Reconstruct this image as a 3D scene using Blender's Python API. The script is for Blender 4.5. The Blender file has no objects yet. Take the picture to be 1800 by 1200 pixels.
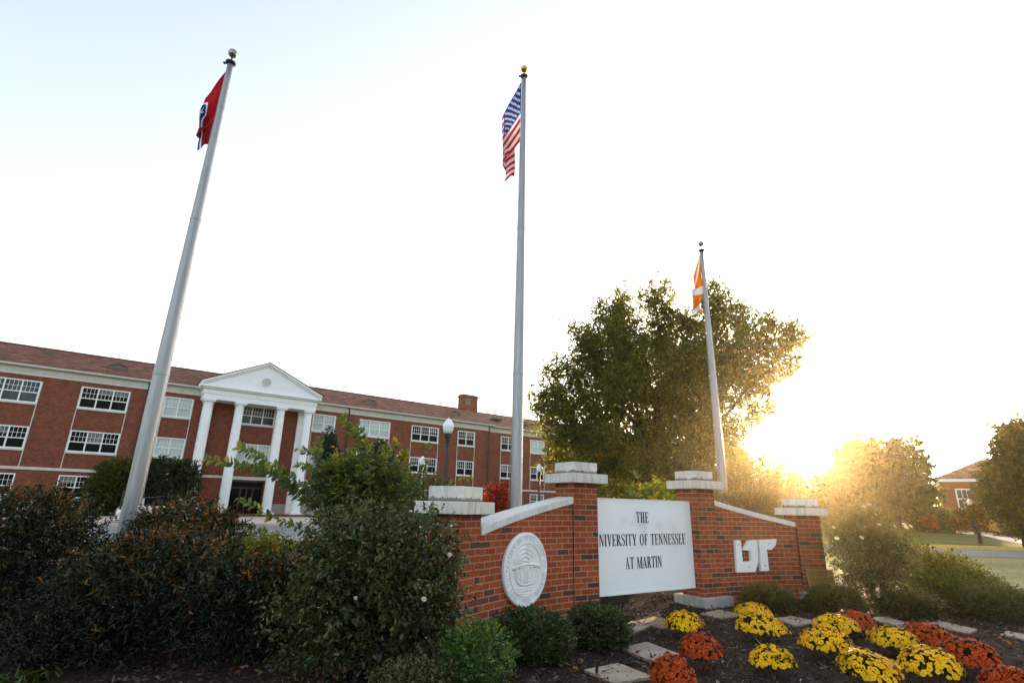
import bpy, bmesh, math, random
import numpy as np
from mathutils import Vector, Matrix

SC = bpy.context.scene
COL = SC.collection

# ------------------------------------------------------------------ camera, world, sun, exposure
F_PX, EYE = 931.0, 1.2
PITCH, ROLL = math.atan(288 / 931), math.radians(1.33)
CF = np.array([0, math.cos(PITCH), math.sin(PITCH)])
_r = np.array([1.0, 0, 0]); _u = np.cross(_r, CF)
CR = _r * math.cos(ROLL) + _u * math.sin(ROLL)
CU = -_r * math.sin(ROLL) + _u * math.cos(ROLL)
cam_data = bpy.data.cameras.new('camera')
cam = bpy.data.objects.new('camera', cam_data); COL.objects.link(cam)
cam_data.sensor_fit = 'HORIZONTAL'; cam_data.sensor_width = 36.0
cam_data.lens = F_PX / 1800 * 36.0
cam_data.clip_start = 0.05; cam_data.clip_end = 6000
M = Matrix.Identity(4)
for i in range(3):
    M[i][0], M[i][1], M[i][2] = CR[i], CU[i], -CF[i]
M[2][3] = EYE
cam.matrix_world = M
SC.camera = cam

SUN_AZ, SUN_EL = math.radians(28.6), math.radians(6.9)     # clockwise from +Y
SUN = Vector((math.sin(SUN_AZ) * math.cos(SUN_EL), math.cos(SUN_AZ) * math.cos(SUN_EL), math.sin(SUN_EL)))
world = bpy.data.worlds.new('World'); SC.world = world
world.use_nodes = True
wn, wl = world.node_tree.nodes, world.node_tree.links
wn.clear()
w_out = wn.new('ShaderNodeOutputWorld'); w_bg = wn.new('ShaderNodeBackground')
sky = wn.new('ShaderNodeTexSky'); sky.sky_type = 'NISHITA'; sky.sun_disc = False
sky.sun_elevation = SUN_EL; sky.sun_rotation = SUN_AZ
sky.altitude = 100; sky.air_density = 1.0; sky.dust_density = 2.2; sky.ozone_density = 1.6
hs = wn.new('ShaderNodeHueSaturation'); hs.inputs['Saturation'].default_value = 0.48
wl.new(sky.outputs[0], hs.inputs['Color'])
tc = wn.new('ShaderNodeTexCoord')
dp = wn.new('ShaderNodeVectorMath'); dp.operation = 'DOT_PRODUCT'
wl.new(tc.outputs['Generated'], dp.inputs[0]); dp.inputs[1].default_value = SUN
def aureole(power, colour):
    mx = wn.new('ShaderNodeMath'); mx.operation = 'MAXIMUM'; mx.inputs[1].default_value = 0
    wl.new(dp.outputs['Value'], mx.inputs[0])
    pw = wn.new('ShaderNodeMath'); pw.operation = 'POWER'; pw.inputs[1].default_value = power
    wl.new(mx.outputs[0], pw.inputs[0])
    sc = wn.new('ShaderNodeVectorMath'); sc.operation = 'SCALE'; sc.inputs[0].default_value = colour
    wl.new(pw.outputs[0], sc.inputs['Scale'])
    return sc.outputs[0]
def vadd(a, b):
    n = wn.new('ShaderNodeVectorMath'); n.operation = 'ADD'
    wl.new(a, n.inputs[0]); wl.new(b, n.inputs[1]); return n.outputs[0]
tot = vadd(hs.outputs[0], vadd(vadd(aureole(2600, (110, 92, 62)), aureole(420, (34, 25, 13))), aureole(45, (9, 6.3, 3.2))))
wl.new(tot, w_bg.inputs['Color']); w_bg.inputs['Strength'].default_value = 0.145
wl.new(w_bg.outputs[0], w_out.inputs['Surface'])

sun_data = bpy.data.lights.new('sun', 'SUN'); sun_data.energy = 3.8; sun_data.angle = math.radians(0.5)
sun_data.color = (1.0, 0.72, 0.42)
sun = bpy.data.objects.new('sun', sun_data); COL.objects.link(sun)
sun.rotation_euler = SUN.to_track_quat('Z', 'Y').to_euler()

SC.view_settings.view_transform = 'Standard'; SC.view_settings.look = 'None'
SC.view_settings.exposure = 2.42; SC.view_settings.gamma = 1
SC.render.engine = 'CYCLES'
SC.cycles.use_denoising = True
SC.cycles.max_bounces = 8; SC.cycles.diffuse_bounces = 3; SC.cycles.glossy_bounces = 3
SC.cycles.transmission_bounces = 4; SC.cycles.transparent_max_bounces = 4; SC.cycles.volume_bounces = 0
SC.cycles.caustics_reflective = False; SC.cycles.caustics_refractive = False

# ------------------------------------------------------------------ surveying helpers
def ray(x, y):
    return CF + CR * (x - 900) / F_PX + CU * (600 - y) / F_PX
def at_y(x, y, Y):
    d = ray(x, y); return np.array([0, 0, EYE]) + d * (Y / d[1])
def at_z(x, y, z):
    d = ray(x, y); return np.array([0, 0, EYE]) + d * ((z - EYE) / d[2])
def ppm(P):
    return F_PX / float((np.asarray(P) - [0, 0, EYE]) @ CF)

# ------------------------------------------------------------------ object helpers
def tag(o, label=None, cat=None, group=None, kind=None):
    if label: o['label'] = label
    if cat: o['category'] = cat
    if group: o['group'] = group
    if kind: o['kind'] = kind
    return o
def empty(name, loc=(0, 0, 0), rz=0.0, label=None, cat=None, group=None):
    o = bpy.data.objects.new(name, None); COL.objects.link(o)
    o.location = loc; o.rotation_euler = (0, 0, rz); o.empty_display_size = 0.2
    return tag(o, label, cat, group)
def link_mesh(name, me, mat, parent=None):
    o = bpy.data.objects.new(name, me); COL.objects.link(o)
    if mat is not None:
        for m_ in (mat if isinstance(mat, (list, tuple)) else [mat]): me.materials.append(m_)
    if parent is not None: o.parent = parent
    return o
def copy_tree(o, parent=None):
    c = o.copy(); COL.objects.link(c)
    if parent is not None: c.parent = parent
    for ch in list(o.children): copy_tree(ch, c)
    return c

class MB:
    """collects polygons, links them as ONE mesh object"""
    def __init__(s): s.v, s.f, s.uv, s.mi = [], [], {}, {}
    def poly(s, pts, uv=None, mi=0):
        b = len(s.v); s.v += [tuple(map(float, p)) for p in pts]
        s.f.append(tuple(range(b, b + len(pts))))
        if uv is not None: s.uv[len(s.f) - 1] = uv
        if mi: s.mi[len(s.f) - 1] = mi
    def box(s, lo, hi, R=None, T=None, mi=0, skip=''):
        x0, y0, z0 = lo; x1, y1, z1 = hi
        P = np.array([[x0,y0,z0],[x1,y0,z0],[x1,y1,z0],[x0,y1,z0],[x0,y0,z1],[x1,y0,z1],[x1,y1,z1],[x0,y1,z1]], float)
        if R is not None: P = P @ np.asarray(R).T
        if T is not None: P = P + np.asarray(T)
        for k, q in {'b':(0,3,2,1),'t':(4,5,6,7),'f':(0,1,5,4),'r':(1,2,6,5),'k':(2,3,7,6),'l':(3,0,4,7)}.items():
            if k not in skip: s.poly(P[list(q)], mi=mi)
    def prism(s, pts2, fn, d0, d1, mi=0):
        """polygon in 2-D extruded from depth d0 to d1; fn(a, b, d) -> world"""
        a = [fn(p[0], p[1], d1) for p in pts2]; b = [fn(p[0], p[1], d0) for p in pts2]
        s.poly(a, mi=mi); s.poly(b[::-1], mi=mi); n = len(a)
        for i in range(n):
            j = (i + 1) % n; s.poly([a[i], b[i], b[j], a[j]], mi=mi)
    def tube(s, pts, rad, n=8, caps=True, mi=0):
        pts = [np.asarray(p, float) for p in pts]
        if np.isscalar(rad): rad = [rad] * len(pts)
        rings = []; ref = None
        for i, p in enumerate(pts):
            t = pts[min(i + 1, len(pts) - 1)] - pts[max(i - 1, 0)]
            t = t / (np.linalg.norm(t) + 1e-9)
            if ref is None:
                ref = np.cross(t, [0.3, 1, 0.1] if abs(t[2]) > .8 else [0, 0, 1])
            ref = ref - t * (ref @ t); ref /= np.linalg.norm(ref) + 1e-9
            bi = np.cross(t, ref)
            rings.append([p + rad[i] * (ref * math.cos(2*math.pi*k/n) + bi * math.sin(2*math.pi*k/n)) for k in range(n)])
        base = len(s.v)
        for r in rings: s.v += [tuple(q) for q in r]
        for i in range(len(rings) - 1):
            for k in range(n):
                a = base + i*n + k; b = base + i*n + (k+1) % n
                s.f.append((a, b, b + n, a + n))
                if mi: s.mi[len(s.f)-1] = mi
        if caps:
            s.f.append(tuple(base + k for k in range(n))[::-1]); s.f.append(tuple(base + (len(rings)-1)*n + k for k in range(n)))
            if mi: s.mi[len(s.f)-1] = mi; s.mi[len(s.f)-2] = mi
    def lathe(s, prof, n=16, c=(0, 0, 0), mi=0):
        base = len(s.v)
        for r, z in prof:
            for k in range(n):
                a = 2*math.pi*k/n; s.v.append((c[0]+r*math.cos(a), c[1]+r*math.sin(a), c[2]+z))
        for i in range(len(prof) - 1):
            for k in range(n):
                a = base + i*n + k; b = base + i*n + (k+1) % n
                s.f.append((a, b, b+n, a+n))
                if mi: s.mi[len(s.f)-1] = mi
    def build(s, name, mat, parent=None, smooth=False, bevel=0, loc=None, rz=None, weld=False):
        me = bpy.data.meshes.new(name)
        me.from_pydata(s.v, [], s.f)
        ul = me.uv_layers.new(name='UVMap')
        V = s.v; dat = np.zeros(len(me.loops) * 2, np.float32)
        for p in me.polygons:
            own = s.uv.get(p.index)
            n = p.normal
            if own is None:
                h = math.hypot(n.x, n.y)
                if h > .3: tx, ty = -n.y / h, n.x / h
            for k, li in enumerate(p.loop_indices):
                if own is not None: u, v = own[k]
                else:
                    q = V[me.loops[li].vertex_index]
                    if h > .3: u, v = q[0]*tx + q[1]*ty, q[2]
                    else: u, v = q[0], q[1]
                dat[2*li] = u; dat[2*li+1] = v
            if p.index in s.mi: p.material_index = s.mi[p.index]
        ul.data.foreach_set('uv', dat)
        if weld or bevel:
            bm = bmesh.new(); bm.from_mesh(me)
            bmesh.ops.remove_doubles(bm, verts=bm.verts, dist=1e-4)
            if bevel:
                ed = [e for e in bm.edges if len(e.link_faces) == 2 and e.calc_face_angle(0) > .5]
                bmesh.ops.bevel(bm, geom=ed, offset=bevel, segments=2, affect='EDGES', profile=.6)
            bm.to_mesh(me); bm.free()
        if smooth:
            for p in me.polygons: p.use_smooth = True
        o = link_mesh(name, me, mat, parent)
        if loc is not None: o.location = loc
        if rz is not None: o.rotation_euler = (0, 0, rz)
        return o

def np_mesh(name, V, faces, mat, parent=None, attrs=None, smooth=False):
    """V (N,3); faces (M,k) int array; attrs: {name: per-vertex floats}"""
    V = np.ascontiguousarray(V, np.float32); faces = np.ascontiguousarray(faces, np.int32)
    me = bpy.data.meshes.new(name); m, k = faces.shape
    me.vertices.add(len(V)); me.vertices.foreach_set('co', V.ravel())
    me.loops.add(m * k); me.loops.foreach_set('vertex_index', faces.ravel())
    me.polygons.add(m); me.polygons.foreach_set('loop_start', np.arange(0, m*k, k, dtype=np.int32))
    if smooth: me.polygons.foreach_set('use_smooth', np.ones(m, bool))
    for a, val in (attrs or {}).items():
        at = me.attributes.new(a, 'FLOAT', 'POINT'); at.data.foreach_set('value', np.ascontiguousarray(val, np.float32))
    me.update(calc_edges=True)
    return link_mesh(name, me, mat, parent)

# ------------------------------------------------------------------ materials
def new_mat(name):
    m = bpy.data.materials.new(name); m.use_nodes = True
    nt = m.node_tree; b = nt.nodes['Principled BSDF']
    return m, nt.nodes, nt.links, b
def ramp(nodes, stops, interp='LINEAR'):
    r = nodes.new('ShaderNodeValToRGB'); cr = r.color_ramp; cr.interpolation = interp
    while len(cr.elements) < len(stops): cr.elements.new(0.5)
    for e, (p, c) in zip(cr.elements, stops):
        e.position = p; e.color = (*c, 1)
    return r
def noise(nodes, links, scale, detail=4, vec=None, rough=.55, dist=0):
    n = nodes.new('ShaderNodeTexNoise'); n.inputs['Scale'].default_value = scale; n.inputs['Detail'].default_value = detail
    n.inputs['Roughness'].default_value = rough; n.inputs['Distortion'].default_value = dist
    if vec is not None: links.new(vec, n.inputs['Vector'])
    return n
def mapping(nodes, links, scale=(1, 1, 1), src='Object'):
    t = nodes.new('ShaderNodeTexCoord'); mp = nodes.new('ShaderNodeMapping'); mp.inputs['Scale'].default_value = scale
    links.new(t.outputs[src], mp.inputs['Vector']); return mp.outputs[0]
def bump(nodes, links, h, b, strength=.3, dist=.01):
    n = nodes.new('ShaderNodeBump'); n.inputs['Strength'].default_value = strength; n.inputs['Distance'].default_value = dist
    links.new(h, n.inputs['Height']); links.new(n.outputs[0], b.inputs['Normal']); return n
def mix(nodes, links, fac, a, b, mode='MIX'):
    n = nodes.new('ShaderNodeMix'); n.data_type = 'RGBA'; n.blend_type = mode
    for sock, v in ((n.inputs[0], fac), (n.inputs[6], a), (n.inputs[7], b)):
        if isinstance(v, (int, float)): sock.default_value = v
        elif isinstance(v, tuple): sock.default_value = (*v, 1)
        else: links.new(v, sock)
    return n.outputs[2]

def noisy(name, stops, scale=4, rough=.8, bumps=.2, bscale=30, detail=6, spec=.3, metallic=0, stretch=(1, 1, 1), bdist=.01, src='Object'):
    m, N, L, b = new_mat(name)
    v = mapping(N, L, stretch, src)
    n = noise(N, L, scale, detail, v); r = ramp(N, stops); L.new(n.outputs[0], r.inputs[0])
    L.new(r.outputs[0], b.inputs['Base Color'])
    b.inputs['Roughness'].default_value = rough; b.inputs['Specular IOR Level'].default_value = spec; b.inputs['Metallic'].default_value = metallic
    if bumps:
        n2 = noise(N, L, bscale, 6, v, .65); bump(N, L, n2.outputs[0], b, bumps, bdist)
    return m

def brick_mat(name, cols, mortar, bw=.2032, rh=.0677, ms=.0052, bstr=.6, stain=.0):
    m, N, L, b = new_mat(name)
    t = N.new('ShaderNodeUVMap'); t.uv_map = 'UVMap'
    # a slight wobble so that the joints are not ruler straight
    nz = noise(N, L, 9, 2, t.outputs[0])
    wob = N.new('ShaderNodeVectorMath'); wob.operation = 'MULTIPLY_ADD'
    L.new(nz.outputs['Color'], wob.inputs[0]); wob.inputs[1].default_value = (.006, .004, 0)
    L.new(t.outputs[0], wob.inputs[2])
    br = N.new('ShaderNodeTexBrick'); br.offset = .5
    L.new(wob.outputs[0], br.inputs['Vector'])
    br.inputs['Color1'].default_value = (0, 0, 0, 1); br.inputs['Color2'].default_value = (1, 1, 1, 1); br.inputs['Mortar'].default_value = (.5, .5, .5, 1)
    br.inputs['Scale'].default_value = 1; br.inputs['Mortar Size'].default_value = ms; br.inputs['Mortar Smooth'].default_value = .15
    br.inputs['Brick Width'].default_value = bw; br.inputs['Row Height'].default_value = rh
    r = ramp(N, cols); L.new(br.outputs['Color'], r.inputs[0])
    n1 = noise(N, L, 60, 6, t.outputs[0], .7); rr = ramp(N, [(.3, (.72, .72, .72)), (.7, (1.15, 1.12, 1.1))]); L.new(n1.outputs[0], rr.inputs[0])
    c = mix(N, L, 1.0, r.outputs[0], rr.outputs[0], 'MULTIPLY')
    nm = noise(N, L, 25, 5, t.outputs[0]); rm = ramp(N, [(.3, tuple(x*.7 for x in mortar)), (.7, mortar)]); L.new(nm.outputs[0], rm.inputs[0])
    c = mix(N, L, br.outputs['Fac'], c, rm.outputs[0])
    ns = noise(N, L, 1.3, 5, t.outputs[0], .6); rs = ramp(N, [(.45, (1, 1, 1)), (.75, (1-stain, 1-stain, 1-stain*.9))]); L.new(ns.outputs[0], rs.inputs[0])
    c = mix(N, L, 1.0, c, rs.outputs[0], 'MULTIPLY')
    L.new(c, b.inputs['Base Color']); b.inputs['Roughness'].default_value = .85; b.inputs['Specular IOR Level'].default_value = .25
    inv = N.new('ShaderNodeMath'); inv.operation = 'MULTIPLY_ADD'; L.new(br.outputs['Fac'], inv.inputs[0]); inv.inputs[1].default_value = -1.0
    sc = N.new('ShaderNodeMath'); sc.operation = 'MULTIPLY'; L.new(n1.outputs[0], sc.inputs[0]); sc.inputs[1].default_value = .45
    L.new(sc.outputs[0], inv.inputs[2])
    bump(N, L, inv.outputs[0], b, bstr, .006)
    return m

MAT = {}
MAT['brick'] = brick_mat('sign_brick', [(0, (.08, .033, .018)), (.09, (.13, .042, .022)), (.16, (.27, .046, .016)), (.5, (.32, .058, .015)), (.8, (.37, .076, .018)), (1, (.25, .046, .016))], (.40, .30, .23), stain=.4)
MAT['brick_far'] = brick_mat('hall_brick', [(0, (.09, .036, .028)), (.2, (.15, .044, .028)), (.55, (.22, .052, .026)), (1, (.28, .072, .036))], (.25, .13, .09), ms=.006, bstr=.2, stain=.25)

def concrete(name, base, dark, streak=.6):
    m, N, L, b = new_mat(name)
    v = mapping(N, L, (1, 1, 1)); vs = mapping(N, L, (1, 1, .12))
    n = noise(N, L, 7, 8, v, .65); r = ramp(N, [(.25, tuple(x*.72 for x in base)), (.75, base)]); L.new(n.outputs[0], r.inputs[0])
    n2 = noise(N, L, 16, 5, vs, .7); r2 = ramp(N, [(.5, (0, 0, 0)), (.74, (1, 1, 1))]); L.new(n2.outputs[0], r2.inputs[0])
    ml = N.new('ShaderNodeMath'); ml.operation = 'MULTIPLY'; L.new(r2.outputs[0], ml.inputs[0]); ml.inputs[1].default_value = streak
    c = mix(N, L, ml.outputs[0], r.outputs[0], dark)
    L.new(c, b.inputs['Base Color']); b.inputs['Roughness'].default_value = .9; b.inputs['Specular IOR Level'].default_value = .2
    n3 = noise(N, L, 90, 6, v, .7); bump(N, L, n3.outputs[0], b, .35, .004)
    return m
MAT['cap'] = concrete('cast_stone', (.68, .65, .60), (.22, .19, .15), .75)
def mildew(m):
    """black mildew that has grown ragged along the joint under the top block"""
    N, L = m.node_tree.nodes, m.node_tree.links; b = N['Principled BSDF']; src = b.inputs['Base Color'].links[0].from_socket
    t = N.new('ShaderNodeTexCoord'); sp = N.new('ShaderNodeSeparateXYZ'); L.new(t.outputs['Generated'], sp.inputs[0])
    v = mapping(N, L, (1, 1, .25)); n = noise(N, L, 22, 6, v, .7)
    ad = N.new('ShaderNodeMath'); ad.operation = 'MULTIPLY_ADD'; L.new(n.outputs[0], ad.inputs[0]); ad.inputs[1].default_value = -.75; L.new(sp.outputs['Z'], ad.inputs[2])
    r = ramp(N, [(0, (.8, .8, .8)), (.12, (0, 0, 0))]); mp = N.new('ShaderNodeMath'); mp.operation = 'ADD'; L.new(ad.outputs[0], mp.inputs[0]); mp.inputs[1].default_value = .19
    L.new(mp.outputs[0], r.inputs[0]); L.new(mix(N, L, r.outputs[0], src, (.07, .06, .05)), b.inputs['Base Color']); return m
MAT['cap_top'] = mildew(concrete('cast_stone_block', (.68, .65, .60), (.26, .23, .19), .6))
MAT['coping'] = concrete('coping_stone', (.68, .67, .64), (.34, .32, .28), .45)
MAT['footing'] = concrete('footing_concrete', (.42, .40, .37), (.15, .13, .11), .6)
MAT['limestone'] = noisy('limestone_trim', [(.3, (.52, .50, .44)), (.7, (.64, .62, .56))], 3, .85, .1)
MAT['white'] = noisy('white_paint', [(.3, (.76, .77, .78)), (.7, (.83, .83, .84))], 2.5, .5, .04, 40, spec=.4)
MAT['board'] = noisy('board_paint', [(.28, (.60, .61, .63)), (.42, (.78, .79, .82)), (.7, (.82, .83, .85))], 1.6, .42, .03, 60, spec=.45, detail=9)
MAT['moss'] = noisy('lichen_edge', [(.35, (.50, .46, .30)), (.65, (.70, .68, .58))], 14, .9, .3)
MAT['seal'] = noisy('seal_plaster', [(.3, (.70, .70, .70)), (.7, (.80, .80, .80))], 8, .6, .15, 60)
MAT['rust'] = noisy('rust_stain', [(.3, (.30, .15, .05)), (.7, (.5, .32, .15))], 20, .9, .1)
MAT['black'] = noisy('black_metal', [(.3, (.012, .012, .013)), (.7, (.02, .02, .02))], 9, .45, .05, spec=.5)
MAT['letter'] = noisy('letter_black', [(.3, (.014, .014, .015)), (.7, (.03, .03, .03))], 30, .6, .0)
MAT['bolt'] = noisy('bolt_steel', [(.3, (.12, .12, .11)), (.7, (.22, .21, .2))], 40, .5, .0, metallic=.6)
MAT['pole'] = noisy('pole_aluminium', [(.3, (.24, .242, .25)), (.7, (.33, .332, .338))], 5, .42, .08, 80, spec=.4, metallic=.6, stretch=(6, 6, .35))
MAT['ball'] = noisy('ball_silver', [(.3, (.30, .28, .24)), (.7, (.38, .35, .31))], 5, .3, .0, metallic=.7)
MAT['gold'] = noisy('ball_gold', [(.3, (.48, .28, .05)), (.7, (.62, .40, .09))], 6, .35, .0, metallic=.85)
MAT['rope'] = noisy('halyard_rope', [(.3, (.35, .2, .2)), (.7, (.5, .4, .4))], 60, .9, 0)
MAT['roof'] = brick_mat('roof_shingles', [(0, (.05, .02, .015)), (.35, (.12, .042, .027)), (.7, (.17, .058, .034)), (1, (.27, .11, .065))], (.08, .04, .03), bw=.5, rh=.22, ms=.006, bstr=.3, stain=.2)
MAT['gutter'] = noisy('gutter_metal', [(.3, (.46, .45, .41)), (.7, (.54, .53, .48))], 2, .6, .05)
MAT['pipe'] = noisy('downspout_brown', [(.3, (.05, .03, .026)), (.7, (.07, .04, .03))], 4, .5, 0)
MAT['lead'] = noisy('vent_metal', [(.3, (.10, .09, .08)), (.7, (.18, .16, .15))], 4, .6, 0)
MAT['asphalt'] = noisy('road_asphalt', [(.3, (.16, .165, .175)), (.7, (.22, .225, .235))], 2.2, .95, .25, 60, spec=.08)
MAT['walk'] = noisy('pavement_concrete', [(.3, (.40, .33, .28)), (.7, (.50, .42, .37))], 1.5, .9, .2, 40)
MAT['kerb'] = noisy('kerb_yellow', [(.35, (.50, .34, .05)), (.7, (.62, .44, .08))], 6, .8, .2)
MAT['bark'] = noisy('tree_bark', [(.3, (.05, .036, .026)), (.7, (.10, .075, .055))], 6, .95, .6, 24, stretch=(3, 3, .5), bdist=.03)
MAT['stem'] = noisy('shrub_stem', [(.3, (.07, .04, .028)), (.7, (.13, .08, .05))], 14, .9, .2)
MAT['paver'] = noisy('stepping_stone', [(.25, (.19, .135, .095)), (.5, (.30, .235, .18)), (.8, (.38, .31, .25))], 5, .9, .3, 70, detail=9)
MAT['paver_brown'] = noisy('stepping_stone_brown', [(.3, (.20, .12, .07)), (.7, (.32, .21, .13))], 6, .9, .3, 70)
MAT['bronze'] = noisy('bronze_plate', [(.3, (.20, .11, .045)), (.7, (.36, .22, .09))], 60, .5, .5, 90, metallic=.5)
MAT['bronze_edge'] = noisy('bronze_edge', [(.3, (.36, .24, .11)), (.7, (.46, .32, .16))], 20, .45, .1, metallic=.5)
MAT['car_silver'] = noisy('silver_paint', [(.4, (.42, .44, .47)), (.6, (.46, .48, .5))], 3, .3, 0, metallic=.5, spec=.5)
MAT['car_black'] = noisy('black_paint', [(.4, (.012, .012, .015)), (.6, (.02, .02, .022))], 3, .2, 0, spec=.6)
MAT['tyre'] = noisy('tyre_rubber', [(.3, (.012, .012, .012)), (.7, (.025, .025, .025))], 20, .9, .1)
MAT['red_trim'] = noisy('red_band', [(.3, (.45, .02, .015)), (.7, (.55, .03, .02))], 5, .5, 0)
MAT['door'] = noisy('door_wood', [(.3, (.03, .014, .01)), (.7, (.07, .026, .016))], 5, .35, .05, spec=.5, stretch=(4, 4, .4))

def glass(name, col, rough=.04, var=.0, spec=.5):
    m, N, L, b = new_mat(name)
    v = mapping(N, L, (.5, .5, .5)); n = noise(N, L, 1.1, 3, v)
    r = ramp(N, [(.35, tuple(c*(1-var) for c in col)), (.65, col)]); L.new(n.outputs[0], r.inputs[0])
    L.new(r.outputs[0], b.inputs['Base Color']); b.inputs['Roughness'].default_value = rough; b.inputs['Specular IOR Level'].default_value = spec
    return m
MAT['glass_dark'] = glass('window_glass', (.006, .007, .008), .1, .5, .05)
MAT['glass_shade_sky'] = glass('window_glass_blind_sky', (.50, .57, .56), .15, .25)  # pale panes: drawn blinds, and sky reflection put into the colour
MAT['glass_mid'] = glass('window_glass_reflection', (.10, .115, .12), .08, .7, .15)  # grey panes: dim reflections put into the base colour
MAT['globe'] = glass('lamp_globe', (.80, .82, .84), .3)

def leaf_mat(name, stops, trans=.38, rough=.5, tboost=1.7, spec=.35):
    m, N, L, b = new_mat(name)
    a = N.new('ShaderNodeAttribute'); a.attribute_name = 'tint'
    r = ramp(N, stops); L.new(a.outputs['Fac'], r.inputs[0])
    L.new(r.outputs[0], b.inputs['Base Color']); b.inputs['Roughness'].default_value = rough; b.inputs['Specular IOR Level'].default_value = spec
    if trans > 0:
        tr = N.new('ShaderNodeBsdfTranslucent')
        c = mix(N, L, 1.0, r.outputs[0], (tboost, tboost*.9, tboost*.45), 'MULTIPLY'); L.new(c, tr.inputs['Color'])
        ms = N.new('ShaderNodeMixShader'); ms.inputs[0].default_value = trans
        L.new(b.outputs[0], ms.inputs[1]); L.new(tr.outputs[0], ms.inputs[2])
        L.new(ms.outputs[0], N['Material Output'].inputs['Surface'])
    return m
LEAF = {
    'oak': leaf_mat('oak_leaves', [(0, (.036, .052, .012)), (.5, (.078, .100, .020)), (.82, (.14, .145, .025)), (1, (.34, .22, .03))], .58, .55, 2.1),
    'far': leaf_mat('far_leaves', [(0, (.038, .060, .014)), (.6, (.080, .105, .02)), (1, (.19, .17, .03))], .45),
    'autumn': leaf_mat('autumn_leaves', [(0, (.045, .060, .013)), (.5, (.10, .10, .016)), (.8, (.22, .16, .02)), (1, (.42, .20, .02))], .45),
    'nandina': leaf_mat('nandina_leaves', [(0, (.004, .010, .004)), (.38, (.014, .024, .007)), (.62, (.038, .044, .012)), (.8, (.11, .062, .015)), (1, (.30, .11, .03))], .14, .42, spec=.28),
    'nandina_gold': leaf_mat('gold_nandina_leaves', [(0, (.035, .060, .010)), (.6, (.13, .15, .014)), (1, (.28, .26, .02))], .3, .45),
    'rose': leaf_mat('rose_leaves', [(0, (.006, .013, .004)), (.45, (.034, .052, .014)), (.8, (.09, .105, .032)), (1, (.17, .11, .045))], .16, .40, spec=.32),
    'rose_sun': leaf_mat('rose_leaves_sunlit_tone', [(0, (.035, .05, .018)), (.5, (.075, .085, .03)), (.85, (.13, .11, .045)), (1, (.24, .16, .09))], .35),  # lighter copy of the rose leaves, sunlight put into the colour
    'myrtle': leaf_mat('myrtle_leaves', [(0, (.014, .034, .010)), (.45, (.045, .085, .016)), (.75, (.13, .18, .020)), (.93, (.26, .25, .018)), (1, (.50, .30, .01))], .35, .4, spec=.45),
    'box': leaf_mat('boxwood_leaves', [(0, (.010, .024, .007)), (.6, (.030, .056, .013)), (1, (.065, .10, .024))], .2, .42, spec=.28),
    'box_bright': leaf_mat('bright_box_leaves', [(0, (.014, .045, .008)), (.6, (.045, .11, .012)), (1, (.15, .25, .018))], .3, .38, spec=.5),
    'juniper': leaf_mat('juniper_leaves', [(0, (.018, .030, .010)), (.6, (.055, .068, .020)), (1, (.13, .125, .038))], .2, .6),
    'perennial': leaf_mat('perennial_leaves', [(0, (.035, .06, .010)), (.6, (.09, .11, .018)), (1, (.20, .19, .026))], .35),
    'conifer': leaf_mat('conifer_needles', [(0, (.008, .020, .012)), (1, (.022, .045, .022))], .1, .6),
    'dark': leaf_mat('dark_leaves', [(0, (.010, .022, .008)), (.6, (.024, .042, .013)), (1, (.05, .065, .02))], .25),
    'yellowgreen': leaf_mat('yellowgreen_leaves', [(0, (.03, .05, .010)), (.6, (.075, .095, .014)), (1, (.15, .15, .02))], .35),
    'red': leaf_mat('red_leaves', [(0, (.16, .016, .008)), (.6, (.33, .032, .010)), (1, (.48, .08, .015))], .35),
    'orange': leaf_mat('orange_leaves', [(0, (.10, .045, .010)), (.5, (.28, .10, .014)), (1, (.52, .20, .02))], .42),
    'small_orange': leaf_mat('small_orange_leaves', [(0, (.05, .045, .012)), (.5, (.12, .075, .014)), (.8, (.42, .15, .012)), (1, (.6, .24, .02))], .45),
    'pale': leaf_mat('pale_leaves', [(0, (.10, .11, .05)), (1, (.28, .27, .15))], .4),
    'grass': leaf_mat('grass_blades', [(0, (.03, .06, .012)), (1, (.09, .13, .03))], .3),
    'mum_leaf': leaf_mat('mum_leaves', [(0, (.012, .022, .008)), (1, (.035, .05, .016))], .2),
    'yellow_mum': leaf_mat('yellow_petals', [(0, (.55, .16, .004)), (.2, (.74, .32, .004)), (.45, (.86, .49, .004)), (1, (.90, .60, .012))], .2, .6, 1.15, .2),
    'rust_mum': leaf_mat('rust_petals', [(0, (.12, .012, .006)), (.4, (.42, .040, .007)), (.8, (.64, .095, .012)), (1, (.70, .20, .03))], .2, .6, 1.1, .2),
    'white_rose': leaf_mat('white_petals', [(0, (.62, .58, .42)), (1, (.82, .80, .72))], .3, .6, 1.0, .2),
    'chips': leaf_mat('bark_chips', [(0, (.018, .012, .009)), (.45, (.06, .040, .030)), (.75, (.15, .11, .09)), (1, (.36, .31, .27))], 0, .9, spec=.15),
    'straw': leaf_mat('dead_seedheads', [(0, (.03, .016, .010)), (1, (.10, .05, .025))], 0, .9),
}

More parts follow.
